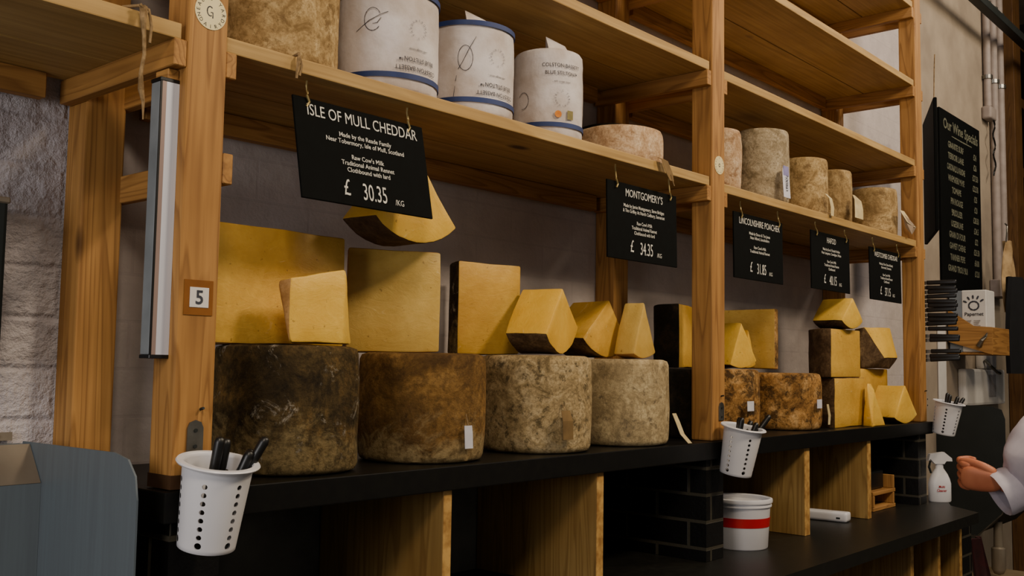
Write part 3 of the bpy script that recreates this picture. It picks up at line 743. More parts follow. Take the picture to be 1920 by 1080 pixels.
# ------------------------------------------------------------------ cutlery cups with knives
def cup_bm(rt, rb, h, ncol=6, nrow=8, closed=True):
    """perforated wall: columns of round holes between plain panels, plus flange and base"""
    bm = bmesh.new(); cols = ncol; hz0, hz1 = .008, h - .022; cell = (hz1 - hz0) / nrow
    def P(a, z):
        r = rb + (rt - rb) * z / h; return Vector((r * math.sin(a), -r * math.cos(a), z))
    wid = .16
    zs = [0.0, hz0] + [hz0 + cell * (k + 1) for k in range(nrow)] + [h]
    for c in range(cols):
        ac = c * 2 * PI / cols
        a_next = ac + 2 * PI / cols
        na = 5
        for k in range(len(zs) - 1):                      # plain part between columns
            for j in range(na):
                u0 = ac + wid + (a_next - ac - 2 * wid) * j / na; u1 = ac + wid + (a_next - ac - 2 * wid) * (j + 1) / na
                bm.faces.new([bm.verts.new(P(u0, zs[k])), bm.verts.new(P(u1, zs[k])), bm.verts.new(P(u1, zs[k + 1])), bm.verts.new(P(u0, zs[k + 1]))])
        for k in range(len(zs) - 1):
            z0, z1 = zs[k], zs[k + 1]
            if 1 <= k <= nrow:
                zc = (z0 + z1) / 2; rm = rb + (rt - rb) * zc / h; hr = .0052 if k > 1 else .0068
                out, inn = [], []
                for q in range(16):
                    an = 2 * PI * q / 16; cx, cz = math.cos(an), math.sin(an)
                    s_ = 1 / max(abs(cx), abs(cz))
                    out.append(bm.verts.new(P(ac + wid * cx * s_, zc + cell / 2 * cz * s_)))
                    inn.append(bm.verts.new(P(ac + hr / rm * cx, zc + hr * cz)))
                for q in range(16): bm.faces.new((out[q], out[(q + 1) % 16], inn[(q + 1) % 16], inn[q]))
            else:
                for j in range(4):
                    u0 = ac - wid + 2 * wid * j / 4; u1 = ac - wid + 2 * wid * (j + 1) / 4
                    bm.faces.new([bm.verts.new(P(u0, z0)), bm.verts.new(P(u1, z0)), bm.verts.new(P(u1, z1)), bm.verts.new(P(u0, z1))])
    n = 48
    if closed: bm.faces.new([bm.verts.new(P(2 * PI * i / n, 0)) for i in range(n)])
    bmesh.ops.remove_doubles(bm, verts=bm.verts, dist=.0004)
    bmesh.ops.recalc_face_normals(bm, faces=bm.faces)
    return bm
def cup(x, y, z, label, rotz, holders):
    mx = Matrix.Translation((x, y, z)) @ Matrix.Rotation(math.radians(11), 4, 'X')
    t = thing('cutlery_cup', label, 'cup', mx=mx)
    rt, rb, h = .068, .056, .165
    sl = (rt - rb) / h
    for nm, dr, sg in (('perforated_wall', 0, 1), ('inner_wall', -.0028, -1)):
        b = cup_bm(rt + dr, rb + dr, h, closed=sg > 0); bmesh.ops.rotate(b, matrix=Matrix.Rotation(rotz, 3, 'Z'), verts=b.verts)
        w = obj(nm, b, M['white_plastic'], t, smooth=60)
        if sg > 0:
            w.data.normals_split_custom_set_from_vertices([Vector((v.co.x, v.co.y, -sl * .068)).normalized() if v.co.z > .0005 else Vector((v.co.x, v.co.y, -.03)).normalized() for v in w.data.vertices])
    prof = [(rt - .003, h - .003), (rt + .011, h), (rt + .013, h + .003), (rt + .011, h + .006), (rt, h + .006), (rt - .003, h + .002), (rt - .003, h - .003)]
    f = lathe(prof, 56, cap=False); obj('rim', f, M['white_plastic'], t, smooth=40)
    up = mx
    for k, (hx, hy, dx, dy, ln) in enumerate(holders):
        a = mx @ Vector((hx - dx * .55, hy - dy * .55, .012)); bq = mx @ Vector((hx + dx, hy + dy, h + ln))
        d = (bq - a).normalized(); L = (bq - a).length
        kt = thing('cheese_knife', KL[label] % ORD[k], 'knife', loc=tuple(a), group='black-handled knives in the ' + GL[label])
        kt.rotation_mode = 'QUATERNION'; kt.rotation_quaternion = d.to_track_quat('Z', 'Y')
        l1 = L - .19
        hb = lathe([(.0, l1), (.006, l1), (.009, l1 + .012), (.0098, L - .06), (.0104, L - .012), (.008, L - .003), (.003, L), (0, L)], 14, cap=False)
        bmesh.ops.remove_doubles(hb, verts=hb.verts, dist=.0003)
        obj('handle', hb, M['black_plastic'], kt, smooth=60)
        bb = bmesh.new(); add_box(bb, (-.006, -.0008, .0), (.006, .0008, l1 + .004)); obj('blade', bb, M['metal'], kt)
ORD = ['leftmost handle', 'second handle from the left', 'middle handle', 'handle pointing furthest right', 'lowest handle at the right']
L1, L2, L3 = ('white perforated cutlery cup hung on the nearest post', 'white perforated cutlery cup hung on the middle post', 'white perforated cutlery cup hung on the far post')
GL = {L1: 'nearest cup', L2: 'middle cup', L3: 'far cup'}
KL = {L1: 'black-handled knife in the nearest white cup, %s', L2: 'black-handled knife in the middle white cup, %s', L3: 'black-handled knife in the far white cup, %s'}
cup(.044, -.066, -.104, L1, math.radians(-58 + 8), [(-.012, .0, .008, .0, .055), (.012, .012, .014, .01, .045), (.02, -.012, .034, -.012, .030), (.03, -.008, .052, -.022, .058), (.036, .014, .05, .004, .02)])
cup(2.172, -.066, -.112, L2, math.radians(-35), [(-.024, .0, .002, .0, .04), (.0, .012, .004, .01, .035), (.015, -.012, .034, -.012, .025), (.025, -.008, .075, -.035, .055), (.036, .014, .05, .004, .02)])
cup(4.40, -.066, -.062, L3, math.radians(-18), [(-.012, .0, .01, .0, .045), (.008, .012, .014, .01, .05), (.02, -.012, .03, -.012, .04), (.03, -.01, .068, -.03, .035)])

# ------------------------------------------------------------------ white tub, handset, bottles, tray under the counter
t = thing('plastic_tub', 'white plastic tub with a red tape band on the lower counter', 'tub', (2.47, .075, -.4205))
obj('body', lathe([(.001, 0), (.1, 0), (.103, .004), (.112, .15), (.114, .158), (.118, .158), (.118, .164), (.115, .165), (.116, .184), (.112, .184), (.110, .15), (.099, .01), (.001, .008)], 56, cap=False), M['white_plastic'], t, smooth=40)
obj('red_band', lathe([(.1085, .083), (.1092, .083), (.1122, .118), (.1115, .118)], 56, cap=False), M['red_tape'], t, smooth=40)
obj('rim_lid', lathe([(.112, .172), (.121, .173), (.122, .18), (.121, .186), (.113, .188), (.107, .184), (.106, .172), (.10, .168), (.001, .167)], 56, cap=False), M['white_plastic'], t, smooth=40)
tb = box_bm((.112, -.03, .148), (.126, -.005, .166), .002, 1); obj('pull_tab', tb, M['white_plastic'], t)

t = thing('handset', 'white telephone handset lying on the lower counter between the dividers', 'handset', (3.37, .12, -.4205), math.radians(-83))
b = box_bm((-.098, -.036, 0), (.098, .036, .042), .013, 3)
for v in b.verts: v.co.z *= (1.0 + .25 * (v.co.x / .11) ** 2) * .9
obj('body', b, M['white_plastic'], t, smooth=50)
obj('grey_top', box_bm((-.08, -.022, .0365), (.04, .022, .0425), .002, 1), M['tag_violet'], t)
obj('button', box_bm((.05, -.037, .014), (.068, -.0345, .022), .001, 1), M['steel_dark'], t)

def spray(x, y, label, rz, s=1):
    t = thing('spray_bottle', label, 'spray bottle', (x, y, -.4205), rz)
    prof = [(.001, 0), (.052, 0), (.056, .006), (.056, .09), (.05, .112), (.04, .135), (.02, .165), (.018, .19), (.001, .19)]
    b = lathe([(r * s, z * s) for r, z in prof], 32, cap=False)
    bmesh.ops.scale(b, vec=(1, .62, 1), verts=b.verts); obj('bottle', b, M['white_plastic'], t, smooth=50)
    hd = prism([(-.026, .186), (-.05, .21), (-.06, .2), (-.05, .235), (.02, .245), (.058, .215), (.06, .20), (.03, .2), (.02, .186)], -.014, .014)
    bmesh.ops.transform(hd, matrix=Matrix.Scale(s, 4) @ FRONT, verts=hd.verts); obj('spray_head', hd, M['white_plastic'], t)
    tr = tube_bm([(-.045 * s, 0, .2 * s), (-.052 * s, 0, .17 * s), (-.042 * s, 0, .14 * s)], .006 * s, 6); obj('trigger', tr, M['steel_dark'], t)
    lb = lines_bm([('Multi', .018, .012, 0, .9, .0004), ('Cleaner', .018, -.008, 0, .9, .0004)])
    bmesh.ops.transform(lb, matrix=Matrix.Translation((-.005, -.0362 * s, .06 * s)) @ FRONT, verts=lb.verts); obj('label_lettering', lb, M['red_tape'], t)
spray(4.455, -.025, 'white spray bottle with reddish lettering right of the far brick pier', math.radians(-48), 1.06)
b = lathe([(.001, 0), (.04, 0), (.042, .005), (.042, .1), (.03, .13), (.012, .15), (.012, .17), (.001, .17)], 28, cap=False)
tag(obj('squeeze_bottle', b, M['white_plastic'], loc=(4.43, .09, -.4205), smooth=50), 'white bottle half hidden between the far pier and the spray bottle', 'bottle')
t = thing('wooden_tray', 'small wooden two-level tray beside the far brick pier', 'tray', (3.95, .1, -.4205))
for z in (.0, .075): obj('shelf', box_bm((-.16, -.03, z), (.13, .16, z + .018), .002, 1), M['pine_x'], t)
obj('side', box_bm((.1, -.03, .0185), (.118, .16, .0745), .002, 1), M['pine_z'], t); obj('side', box_bm((.1, -.03, .0935), (.118, .16, .16), .002, 1), M['pine_z'], t)
obj('side', box_bm((-.16, -.03, .0185), (-.142, .16, .0745), .002, 1), M['pine_z'], t)
tag(obj('black_box', box_bm((-.1, -.02, 0), (.08, .1, .09), .01, 2), M['black_plastic'], loc=(3.95, .13, -.3265)), 'glossy black box on the small wooden tray', 'box')
b = box_bm((-.12, -.05, 0), (.12, .05, .022), .008, 2)
for v in b.verts: v.co.z *= 1 + .5 * math.sin(v.co.x * 25)
tag(obj('folded_cloth', b, M['red_tape'], loc=(2.02 , .34, .0008)), 'red folded cloth on the counter behind the middle post', 'cloth')

# ------------------------------------------------------------------ left hand sink and towel dispenser
t = thing('hand_sink', 'steel hand sink with a rounded splash panel at lower left', 'sink', (-.075, .5, -.5))
z0 = -.5
pl = [(.0, -.4), (.0, .572), (-.42, .575), (-.475, .565), (-.505, .535), (-.515, .49), (-.52, -.4)]
b = prism(pl, -.004, .0); bmesh.ops.transform(b, matrix=Matrix(((0, 0, 1, 0), (1, 0, 0, 0), (0, 1, 0, 0), (0, 0, 0, 1))), verts=b.verts)
obj('splash_panel', b, M['steel'], t)
up = [(.016, .567), (-.042, .567), (-.105, .488), (-.105, -.4), (.016, -.4)]
b = prism(up, -.9, -.0045); bmesh.ops.transform(b, matrix=Matrix(((0, 0, 1, 0), (1, 0, 0, 0), (0, 1, 0, 0), (0, 0, 0, 1))), verts=b.verts)
obj('upstand', b, M['steel'], t)
b = bmesh.new(); add_box(b, (-.9, .017, .5735), (-.02, .0215, .592)); fl = obj('wall_flange', b, M['steel_light'], t)
sc = lathe([(0, 0), (.006, 0), (.006, .003), (0, .003)], 12, cap=False); bmesh.ops.transform(sc, matrix=Matrix.Translation((-.055, .0168, .583)) @ FRONT, verts=sc.verts); obj('screw', sc, M['steel_dark'], fl)
b = bmesh.new(); v = [b.verts.new(p) for p in ((-.9, -.042, .5685), (-.006, -.042, .5685), (-.006, -.1065, .4885), (-.9, -.1065, .4885))]; b.faces.new(v)
b.normal_update(); bmesh.ops.solidify(b, geom=list(b.faces), thickness=-.002); obj('sloping_ledge', b, M['steel_light'], t)
b = bmesh.new(); add_box(b, (-.9, -.5, -.45), (-.0045, -.107, -.02)); obj('basin', b, M['steel'], t)

t = thing('towel_dispenser', 'dark metal towel dispenser on the wall at far left', 'dispenser', (-.37, .53, .25))
obj('case', box_bm((-.2, -.15, 0), (.185, -.001, .345), .008, 2), M['steel_dark'], t)
obj('top_lip', box_bm((-.2, -.153, .338), (.188, -.0015, .352), .003, 1), M['steel_light'], t)
obj('viewing_slot', box_bm((.1, -.1535, .05), (.15, -.1505, .26), .001, 1), M['black_plastic'], t)

# ------------------------------------------------------------------ far right: boards, pipes, knives, second sink
t = thing('wine_board', 'tall blackboard with chalk lettering on the plaster wall', 'blackboard', (6.66, .514, .86))
bw = .455
obj('board', box_bm((-.47, -.018, 0), (.455, 0, 1.29), .003, 1), M['slate'], t)
rows = [('Our Wine Specials', .105, 1.155, 0, 1.0, .002)]
names = [('GRANITE SURF', '24'), ('TERROIR LANE', '26'), ('CARDINALS LA RHONE', '27.50'), ('WINEMAKERS MAMIE', '22.50'), ('TOMAPE', '25'), ('PIN ROUGE', '23'), ('BRIOLLIER', '28.50'), ('UGEBRUNE', '24.5'), ('GRAN DI FOUR', '22'), ('GAMET CHENE', '25.50'), ('TANNER PEPE', '4.00'), ('GRAND TROU BUI', '12.8')]
for k, (a, p) in enumerate(names):
    yy = 1.03 - k * .082; rows.append((a, .062, yy, -.13, .85 if len(a) < 15 else .62, .002)); rows.append(('\u00A3' + p, .062, yy, .32, .8, .002))
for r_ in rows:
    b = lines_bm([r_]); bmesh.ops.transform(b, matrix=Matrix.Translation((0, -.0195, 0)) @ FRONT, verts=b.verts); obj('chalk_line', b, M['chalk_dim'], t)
b = stroke(bmesh.new(), [(-.22, 1.12), (0, 1.118), (.25, 1.12)], .004)
bmesh.ops.transform(b, matrix=Matrix.Translation((0, -.0195, 0)) @ FRONT, verts=b.verts); obj('chalk_underline', b, M['chalk_dim'], t)

a, bb = Vector((4.66, .03, 1.05)), Vector((5.3, .31, 1.05)); d = (bb - a).normalized()
mx = Matrix.Translation(a) @ Matrix.Rotation(math.atan2(d.y, d.x), 4, 'Z')
t = thing('hanging_board', 'blank blackboard hung edge-on behind the far post', 'blackboard', mx=mx)
obj('board', box_bm((0, -.01, 0), (.66, .01, .76), .004, 1), M['slate'], t)
obj('cord', tube_bm([(.06, 0, .76), (.02, 0, .92), (-.02, .0, 1.0)], .003, 6), M['twine'], t)

for k, (x, r, z0, z1, lb) in enumerate(((7.30, .028, 2.38, 4.19, 'leftmost grey pipe on the plaster wall, ending at the junction box'), (7.47, .032, .95, 4.19, 'middle thick white pipe on the plaster wall'), (7.66, .03, 1.1, 4.19, 'rightmost white pipe on the plaster wall'))):
    b = tube_bm([(x, .48, z0), (x, .48, z1)], r, 14)
    t = tag(obj('wall_pipe', b, M['white_paint'], smooth=50), lb, 'pipe')
    for zz in (2.6, 3.2):
        c = lathe([(r + .001, zz), (r + .012, zz), (r + .012, zz + .03), (r + .001, zz + .03)], 14, cap=False); bmesh.ops.translate(c, vec=(x, .48, 0), verts=c.verts); obj('pipe_clip', c, M['metal'], t)
t = thing('junction_box', 'small white junction box with a curly dark cable', 'junction box', (7.32, .48, 2.27))
obj('box', box_bm((-.08, -.04, 0), (.08, .034, .105), .02, 3), M['white_paint'], t, smooth=50)
pts = [(.02 + .03 * math.sin(k * 1.1), -.03, -.001 - k * .028) for k in range(17)]
obj('curly_cable', tube_bm(pts, .007, 6), M['black_plastic'], t)
tag(obj('socket_box', box_bm((7.36, .43, .86), (7.6, .513, 1.0), .006, 1), M['white_paint']), 'white socket box at the foot of the pipes', 'socket box')

# knives on a magnetic strip along the far post
t = thing('knife_rack', 'narrow wooden knife strip on the right side of the far post', 'knife rack', (4.3565, .04, .3))
obj('backing', box_bm((0, -.012, 0), (.012, .03, .46), .002, 1), M['pine_z'], t); obj('magnet', box_bm((.0122, -.004, .005), (.018, .022, .455), .001, 1), M['steel_dark'], t)
kz = [.735, .71, .685, .66, .637, .613, .588, .563, .54, .515, .49, .452, .43, .37, .345, .325]
proto = None
def knife(z, i):
    global proto
    wd = ['topmost', 'second', 'third', 'fourth', 'fifth', 'sixth', 'seventh', 'eighth', 'ninth', 'tenth', 'eleventh', 'twelfth', 'thirteenth', 'third from the bottom', 'second from the bottom', 'lowest'][i]
    if proto is None:
        proto = thing('kitchen_knife', '', 'knife', group='knives on the strip by the far post')
        h = box_bm((-.009, -.17, -.0125), (.009, -.02, .0125), .007, 3)
        for v in h.verts: v.co.z *= 1 + .25 * math.sin((v.co.y + .02) * 46)
        obj('handle', h, M['black_plastic'], proto, smooth=60)
        bl = prism([(-.0195, -.01), (-.0195, .008), (.03, .008), (.05, -.004), (.03, -.012)], -.001, .001)
        bmesh.ops.transform(bl, matrix=Matrix(((0, 0, 1, 0), (1, 0, 0, 0), (0, 1, 0, 0), (0, 0, 0, 1))), verts=bl.verts)
        obj('blade', bl, M['metal'], proto); k = proto
    else:
        k = proto.copy(); C.objects.link(k)
        for ch in proto.children: c = ch.copy(); C.objects.link(c); c.parent = k
    k.location = (4.3825, .02 + .004 * math.sin(i * 2.3) - (.012 if i > 10 else 0), z); k.rotation_euler = (math.radians(2 * math.sin(i * 1.9) - (3 if i > 13 else 0)), 0, math.radians(4))
    k['label'] = ('black-handled kitchen knife on the strip by the far post, %s in the column' % wd) if i < 13 else 'black-handled kitchen knife on the strip by the far post, %s' % wd
for i, z in enumerate(kz): knife(z, i)

# paper towel box in a wooden holder
t = thing('wooden_holder', 'pine wall holder with a slanted side, under the paper towel pack', 'holder', (6.30, .21, .387))
sd = [(0, 0), (.29, .09), (.29, .32), (.12, .20), (0, .19)]
b = prism(sd, 0, .018); bmesh.ops.transform(b, matrix=Matrix(((0, 0, 1, 0), (1, 0, 0, 0), (0, 1, 0, 0), (0, 0, 0, 1))), verts=b.verts)
obj('side', b, M['pine_y'], t)
obj('front', box_bm((.0185, 0, 0), (.42, .016, .19), .002, 1), M['pine_x'], t)
obj('base', box_bm((.0185, .0165, .0), (.42, .3, .016), .002, 1), M['pine_x'], t)
bq = tube_bm([(-.004, .085, .06), (-.02, .06, .1), (-.015, .035, .13), (-.006, .03, .15)], .012, 6, [.02, .014, .01, .004]); obj('metal_bottle_opener', bq, M['metal'], t)
t = thing('paper_towel_pack', 'white printed paper towel pack standing in the wooden holder', 'paper towels', (6.325, .31, .405))
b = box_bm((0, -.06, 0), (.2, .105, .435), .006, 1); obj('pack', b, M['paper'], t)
b = bmesh.new(); add_box(b, (-.002, .104, .0), (.19, .186, .433)); obj('shaded_side', b, M['paper_grey'], t)  # shade on the pack's left side put in as grey colour
L = bmesh.new()
ring = [(.0 + .033 * math.cos(k * .35), .325 + .03 * math.sin(k * .35)) for k in range(19)]
stroke(L, ring, .005)
for ang in (-62, -32, -4, 24, 55):
    a = math.radians(ang); stroke(L, [(.052 * math.sin(a), .325 + .048 * math.cos(a)), (.065 * math.sin(a), .325 + .062 * math.cos(a)), (.08 * math.sin(a), .325 + .074 * math.cos(a))], .0055)
tt = text_bm('Papernet', .035, off=.0006); bmesh.ops.translate(tt, vec=(0, .255, 0), verts=tt.verts); merge(L, tt)
toX = Matrix(((0, 0, -1, -.003), (-1, 0, 0, .022), (0, 1, 0, 0), (0, 0, 0, 1)))
bmesh.ops.transform(L, matrix=toX, verts=L.verts); obj('logo', L, M['ink'], t)
L = bmesh.new()
for cx in (-.04, .02):
    for k in range(6): stroke(L, [(cx - .022, .22 - k * .012), (cx + .022 - (k % 3) * .006, .22 - k * .012)], .0035)
bmesh.ops.transform(L, matrix=toX, verts=L.verts); obj('print_block', L, M['print'], t)

# second sink
t = thing('hand_sink', 'dark steel hand sink with rounded splash panel at far right, behind the person', 'sink', (6.05, .513, -.9))
pl = [(-.001, .05), (-.001, .945), (-.36, .94), (-.42, .92), (-.44, .86), (-.44, .31), (-.41, .24), (-.26, .09)]
b = prism(pl, 0, .006); bmesh.ops.transform(b, matrix=Matrix(((0, 0, 1, 0), (1, 0, 0, 0), (0, 1, 0, 0), (0, 0, 0, 1))), verts=b.verts)
obj('splash_panel', b, M['steel_dark'], t)
pl2 = [(-.001, .06), (-.001, .6), (-.43, .6), (-.43, .31), (-.40, .25), (-.26, .1)]
b = prism(pl2, .0065, .9); bmesh.ops.transform(b, matrix=Matrix(((0, 0, 1, 0), (1, 0, 0, 0), (0, 1, 0, 0), (0, 0, 0, 1))), verts=b.verts)
obj('basin', b, M['black_plastic'], t)  # black stands for the shade under the steel basin
obj('rim_edge', tube_bm([(-.003, -.262, .088), (-.003, -.41, .238), (-.003, -.442, .31)], .004, 6), M['metal'], t)
obj('bottle_trap', lathe([(.001, -.21), (.03, -.2), (.045, -.17), (.045, -.03), (.03, -.02), (.028, .15), (.001, .15)], 20, cap=False), M['steel_light'], t, loc=(.3, -.3, 0), smooth=50)
tag(obj('waste_bin', box_bm((6.1, .02, -1.499), (6.75, .42, -1.13), .02, 2), M['bin']), 'cream bin under the far right sink', 'bin')
b = bmesh.new()
for k, (yy, xx) in enumerate(((0, 0), (.03, .04), (0, .08), (.03, .12), (0, .16))): pass
g = [[b.verts.new((.02 + .05 * i * (1 + j * .35) / 2 + .06 * j / 2, .02 * math.sin(i * 1.6), -.12 * j)) for i in range(7)] for j in range(7)]
for j in range(6):
    for i in range(6): b.faces.new((g[j][i], g[j][i + 1], g[j + 1][i + 1], g[j + 1][i]))
b.normal_update(); bmesh.ops.solidify(b, geom=list(b.faces), thickness=.006)
tag(obj('hanging_cloth', b, M['red_cloth'], loc=(4.70, -.10, -.64), smooth=60), 'dark red cloth hanging beside the short brick pier', 'cloth')
# white things on the wall over the sink
tag(obj('wall_strip', box_bm((6.10, .50, .02), (6.25, .513, .60), .003, 1), M['paper']), 'narrow white panel on the wall right of the far cup', 'panel')
t = thing('soap_dispenser', 'white wall dispenser with a small printed label above the far sink', 'dispenser', (6.95, .514, .02))
obj('case', box_bm((-.42, -.06, 0), (.56, 0, .27), .02, 2), M['paper'], t)
obj('label_strip', box_bm((.12, -.063, .06), (.3, -.0605, .23), .002, 1), M['print'], t)
obj('lever', tube_bm([(.0, -.07, .34), (.02, -.1, .30), (.12, -.12, .25), (.2, -.12, .24)], .012, 6), M['metal'], t)
tag(obj('wall_column', box_bm((6.95, .455, .29), (7.3, .513, .60), .02, 2), M['paper']), 'pale boxed panel above the white wall dispenser', 'panel')
# hanging bag and apron
t = thing('tote_bag', 'cream canvas bag hanging from a hook at the right edge', 'bag', (7.13, .32, 1.33))
b = bmesh.new(); g = []
for j in range(9):
    u = j / 8; w = .02 + .13 * u ** .7
    g.append([b.verts.new(((i / 6 - .5) * 2 * w + .06 * u, .03 * math.sin(i * 1.9 + u * 3) * (1 - .3 * u), -.06 - .55 * u)) for i in range(7)])
for j in range(8):
    for i in range(6): b.faces.new((g[j][i], g[j][i + 1], g[j + 1][i + 1], g[j + 1][i]))
b.normal_update(); bmesh.ops.solidify(b, geom=list(b.faces), thickness=.006)
obj('bag_cloth', b, M['canvas'], t, smooth=60); obj('hook', tube_bm([(-.03, .0, .07), (.02, 0, .06), (.0, 0, -.02), (-.02, -.0, -.07)], .006, 6), M['metal'], t)
b = bmesh.new(); g = []
for j in range(8):
    u = j / 7; w = .2 + .05 * math.sin(u * 3)
    g.append([b.verts.new(((i / 8 - .5) * 2 * w, .03 * math.sin(i * 1.5 + u), -.72 * u)) for i in range(9)])
for j in range(7):
    for i in range(8): b.faces.new((g[j][i], g[j][i + 1], g[j + 1][i + 1], g[j + 1][i]))
b.normal_update(); bmesh.ops.solidify(b, geom=list(b.faces), thickness=.03)
tag(obj('black_apron', b, M['black_cloth'], loc=(7.12, .26, .98), smooth=60), 'black apron hanging below the canvas bag at the right edge', 'apron')
# far rack beyond the wall end
t = thing('far_rack', 'dim wooden rack beyond the pipes at the right edge', 'shelving', (8.2, .62, -1.5))
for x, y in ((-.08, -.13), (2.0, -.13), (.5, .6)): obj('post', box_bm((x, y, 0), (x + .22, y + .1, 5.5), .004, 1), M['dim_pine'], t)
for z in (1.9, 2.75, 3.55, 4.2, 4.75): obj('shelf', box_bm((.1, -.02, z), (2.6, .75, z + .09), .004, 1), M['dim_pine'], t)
wheel(8.62, .98, .2, .34, R_TAN, 'cheese on the dim rack beyond the pipes', 1.341, seed=21)

# ------------------------------------------------------------------ the person
def skin_mesh(name, joints, edges, root=0, levels=2):
    me = bpy.data.meshes.new(name); me.from_pydata([j[:3] for j in joints], edges, [])
    o = bpy.data.objects.new(name, me); C.objects.link(o)
    md = o.modifiers.new('s', 'SKIN'); md.use_smooth_shade = True
    sv = me.skin_vertices[0].data
    for i, j in enumerate(joints):
        rx = j[3]; ry = j[4] if len(j) > 4 else rx; sv[i].radius = (rx, ry)
    sv[root].use_root = True
    ss = o.modifiers.new('u', 'SUBSURF'); ss.levels = levels; ss.render_levels = levels
    dg = bpy.context.evaluated_depsgraph_get()
    nm = bpy.data.meshes.new_from_object(o.evaluated_get(dg)); bm = bmesh.new(); bm.from_mesh(nm)
    bpy.data.objects.remove(o); bpy.data.meshes.remove(me); bpy.data.meshes.remove(nm)
    return bm
PB0 = Vector((2.45, -1.52, -1.5))
def P(x, y, z, *r): return (x - PB0.x, y - PB0.y, z - PB0.z, *r)
root = thing('person', 'person in a white coat at the right edge reaching one hand toward the counter', 'person', PB0)
J = [P(2.45, -1.52, -.42, .16, .12), P(2.45, -1.52, -.2, .14, .11), P(2.45, -1.51, .05, .16, .115), P(2.45, -1.51, .2, .12, .09), P(2.45, -1.50, .30, .058), P(2.45, -1.48, .37, .055),
     P(2.45, -1.465, .44, .085, .095), P(2.45, -1.455, .53, .095, .105), P(2.45, -1.46, .60, .06, .07),
     P(2.26, -1.48, .22, .062), P(2.14, -1.24, .03, .046), P(2.045, -1.03, -.06, .034), P(2.025, -.975, -.055, .029),
     P(2.64, -1.48, .21, .062), P(2.72, -1.42, -.1, .046), P(2.62, -1.22, -.25, .034), P(2.58, -1.15, -.26, .036),
     P(2.36, -1.52, -.5, .105), P(2.35, -1.50, -.98, .07), P(2.35, -1.53, -1.40, .045), P(2.35, -1.40, -1.465, .035),
     P(2.54, -1.52, -.5, .105), P(2.55, -1.50, -.98, .07), P(2.55, -1.53, -1.40, .045), P(2.55, -1.40, -1.465, .035)]
E_ = [(0, 1), (1, 2), (2, 3), (3, 4), (4, 5), (5, 6), (6, 7), (7, 8), (3, 9), (9, 10), (10, 11), (11, 12), (3, 13), (13, 14), (14, 15), (15, 16), (0, 17), (17, 18), (18, 19), (19, 20), (0, 21), (21, 22), (22, 23), (23, 24)]
bm = skin_mesh('body', J, E_)
# hand: palm plus four curled fingers and a thumb, merged into the body mesh
hb = Vector((2.022, -.992, -.050))
fx = Vector((-.12, .98, .10)).normalized()             # finger direction
fu = Vector((-.25, -.10, .96)).normalized(); fu = (fu - fu.dot(fx) * fx).normalized()
fn = fx.cross(fu)                                      # side the fingers curl to, away from the camera
if fn.x < 0: fn = -fn
def H(a, u, n): q = hb + fx * a + fu * u + fn * n; return P(q.x, q.y, q.z)
pq = bmesh.new(); bmesh.ops.create_uvsphere(pq, u_segments=20, v_segments=14, radius=1)
for v in pq.verts:
    c_ = v.co; e_ = lambda t: math.copysign(abs(t) ** .7, t)
    a_, u_, n_ = .052 + .058 * e_(c_.x), (.036 + .007 * c_.x) * e_(c_.y), .0185 * e_(c_.z) - .003
    v.co = Vector(H(a_, u_, n_))
merge(bm, pq)
for k, (u, ln, cr) in enumerate(((.034, .96, .6), (.011, 1.05, 1), (-.012, .98, 1.1), (-.034, .8, 1.15))):
    l1, l2, l3 = .048 * ln, .034 * ln, .024 * ln; r = .0115 - .0009 * k
    pts = [H(.08, u, 0), H(.105, u, .004)]
    a0 = .55 * cr; c = [.105, .004]
    for L_, aa in ((l1, 1.05 + .1 * cr), (l2, 2.3 + .1 * cr), (l3, 3.3 + .1 * cr)):
        c = [c[0] + L_ * math.cos(aa), c[1] - L_ * math.sin(aa) if False else c[1] + L_ * math.sin(aa)]; pts.append(H(c[0], u * .9, c[1]))
    jo = [p + (r * (1.05 - .1 * i),) for i, p in enumerate(pts)]
    merge(bm, skin_mesh('f', jo, [(i, i + 1) for i in range(4)], levels=2))
th = [H(.015, .022, -.002) + (.0145,), H(.05, .040, -.004) + (.0125,), H(.088, .045, .006) + (.0112,), H(.118, .038, .018) + (.009,)]
merge(bm, skin_mesh('t', th, [(0, 1), (1, 2), (2, 3)]))
# face: nose, ears
hc = Vector((2.45, -1.455, .505)) - PB0; fd = Vector((0, 1, 0)); sd_ = Vector((1, 0, 0))
for c0, s_ in ((hc + fd * .10 - Vector((0, 0, .03)), (.016, .022)), (hc + sd_ * .095 - Vector((0, 0, .02)), (.014, .03)), (hc - sd_ * .095 - Vector((0, 0, .02)), (.014, .03))):
    q = bmesh.new(); bmesh.ops.create_uvsphere(q, u_segments=12, v_segments=8, radius=1); bmesh.ops.scale(q, vec=(s_[0], s_[0], s_[1]), verts=q.verts); bmesh.ops.translate(q, vec=c0, verts=q.verts); merge(bm, q)
for f in bm.faces: f.smooth = True
body = obj('body', bm, M['skin'], root, smooth=70)
CJ = [P(2.45, -1.52, -.55, .215, .17), P(2.45, -1.52, -.2, .185, .15), P(2.45, -1.51, .05, .20, .15), P(2.45, -1.51, .2, .15, .12), P(2.45, -1.50, .275, .085),
      P(2.26, -1.47, .20, .125), P(2.17, -1.29, .09, .15), P(2.11, -1.13, .035, .15), P(2.065, -1.06, -.02, .118), P(2.036, -1.0, -.078, .068),
      P(2.64, -1.48, .2, .10), P(2.72, -1.42, -.1, .078), P(2.635, -1.25, -.24, .055)]
bm = skin_mesh('coat', CJ, [(0, 1), (1, 2), (2, 3), (3, 4), (3, 5), (5, 6), (6, 7), (7, 8), (8, 9), (3, 10), (10, 11), (11, 12)])
bmesh.ops.subdivide_edges(bm, edges=bm.edges, cuts=1, use_grid_fill=True)
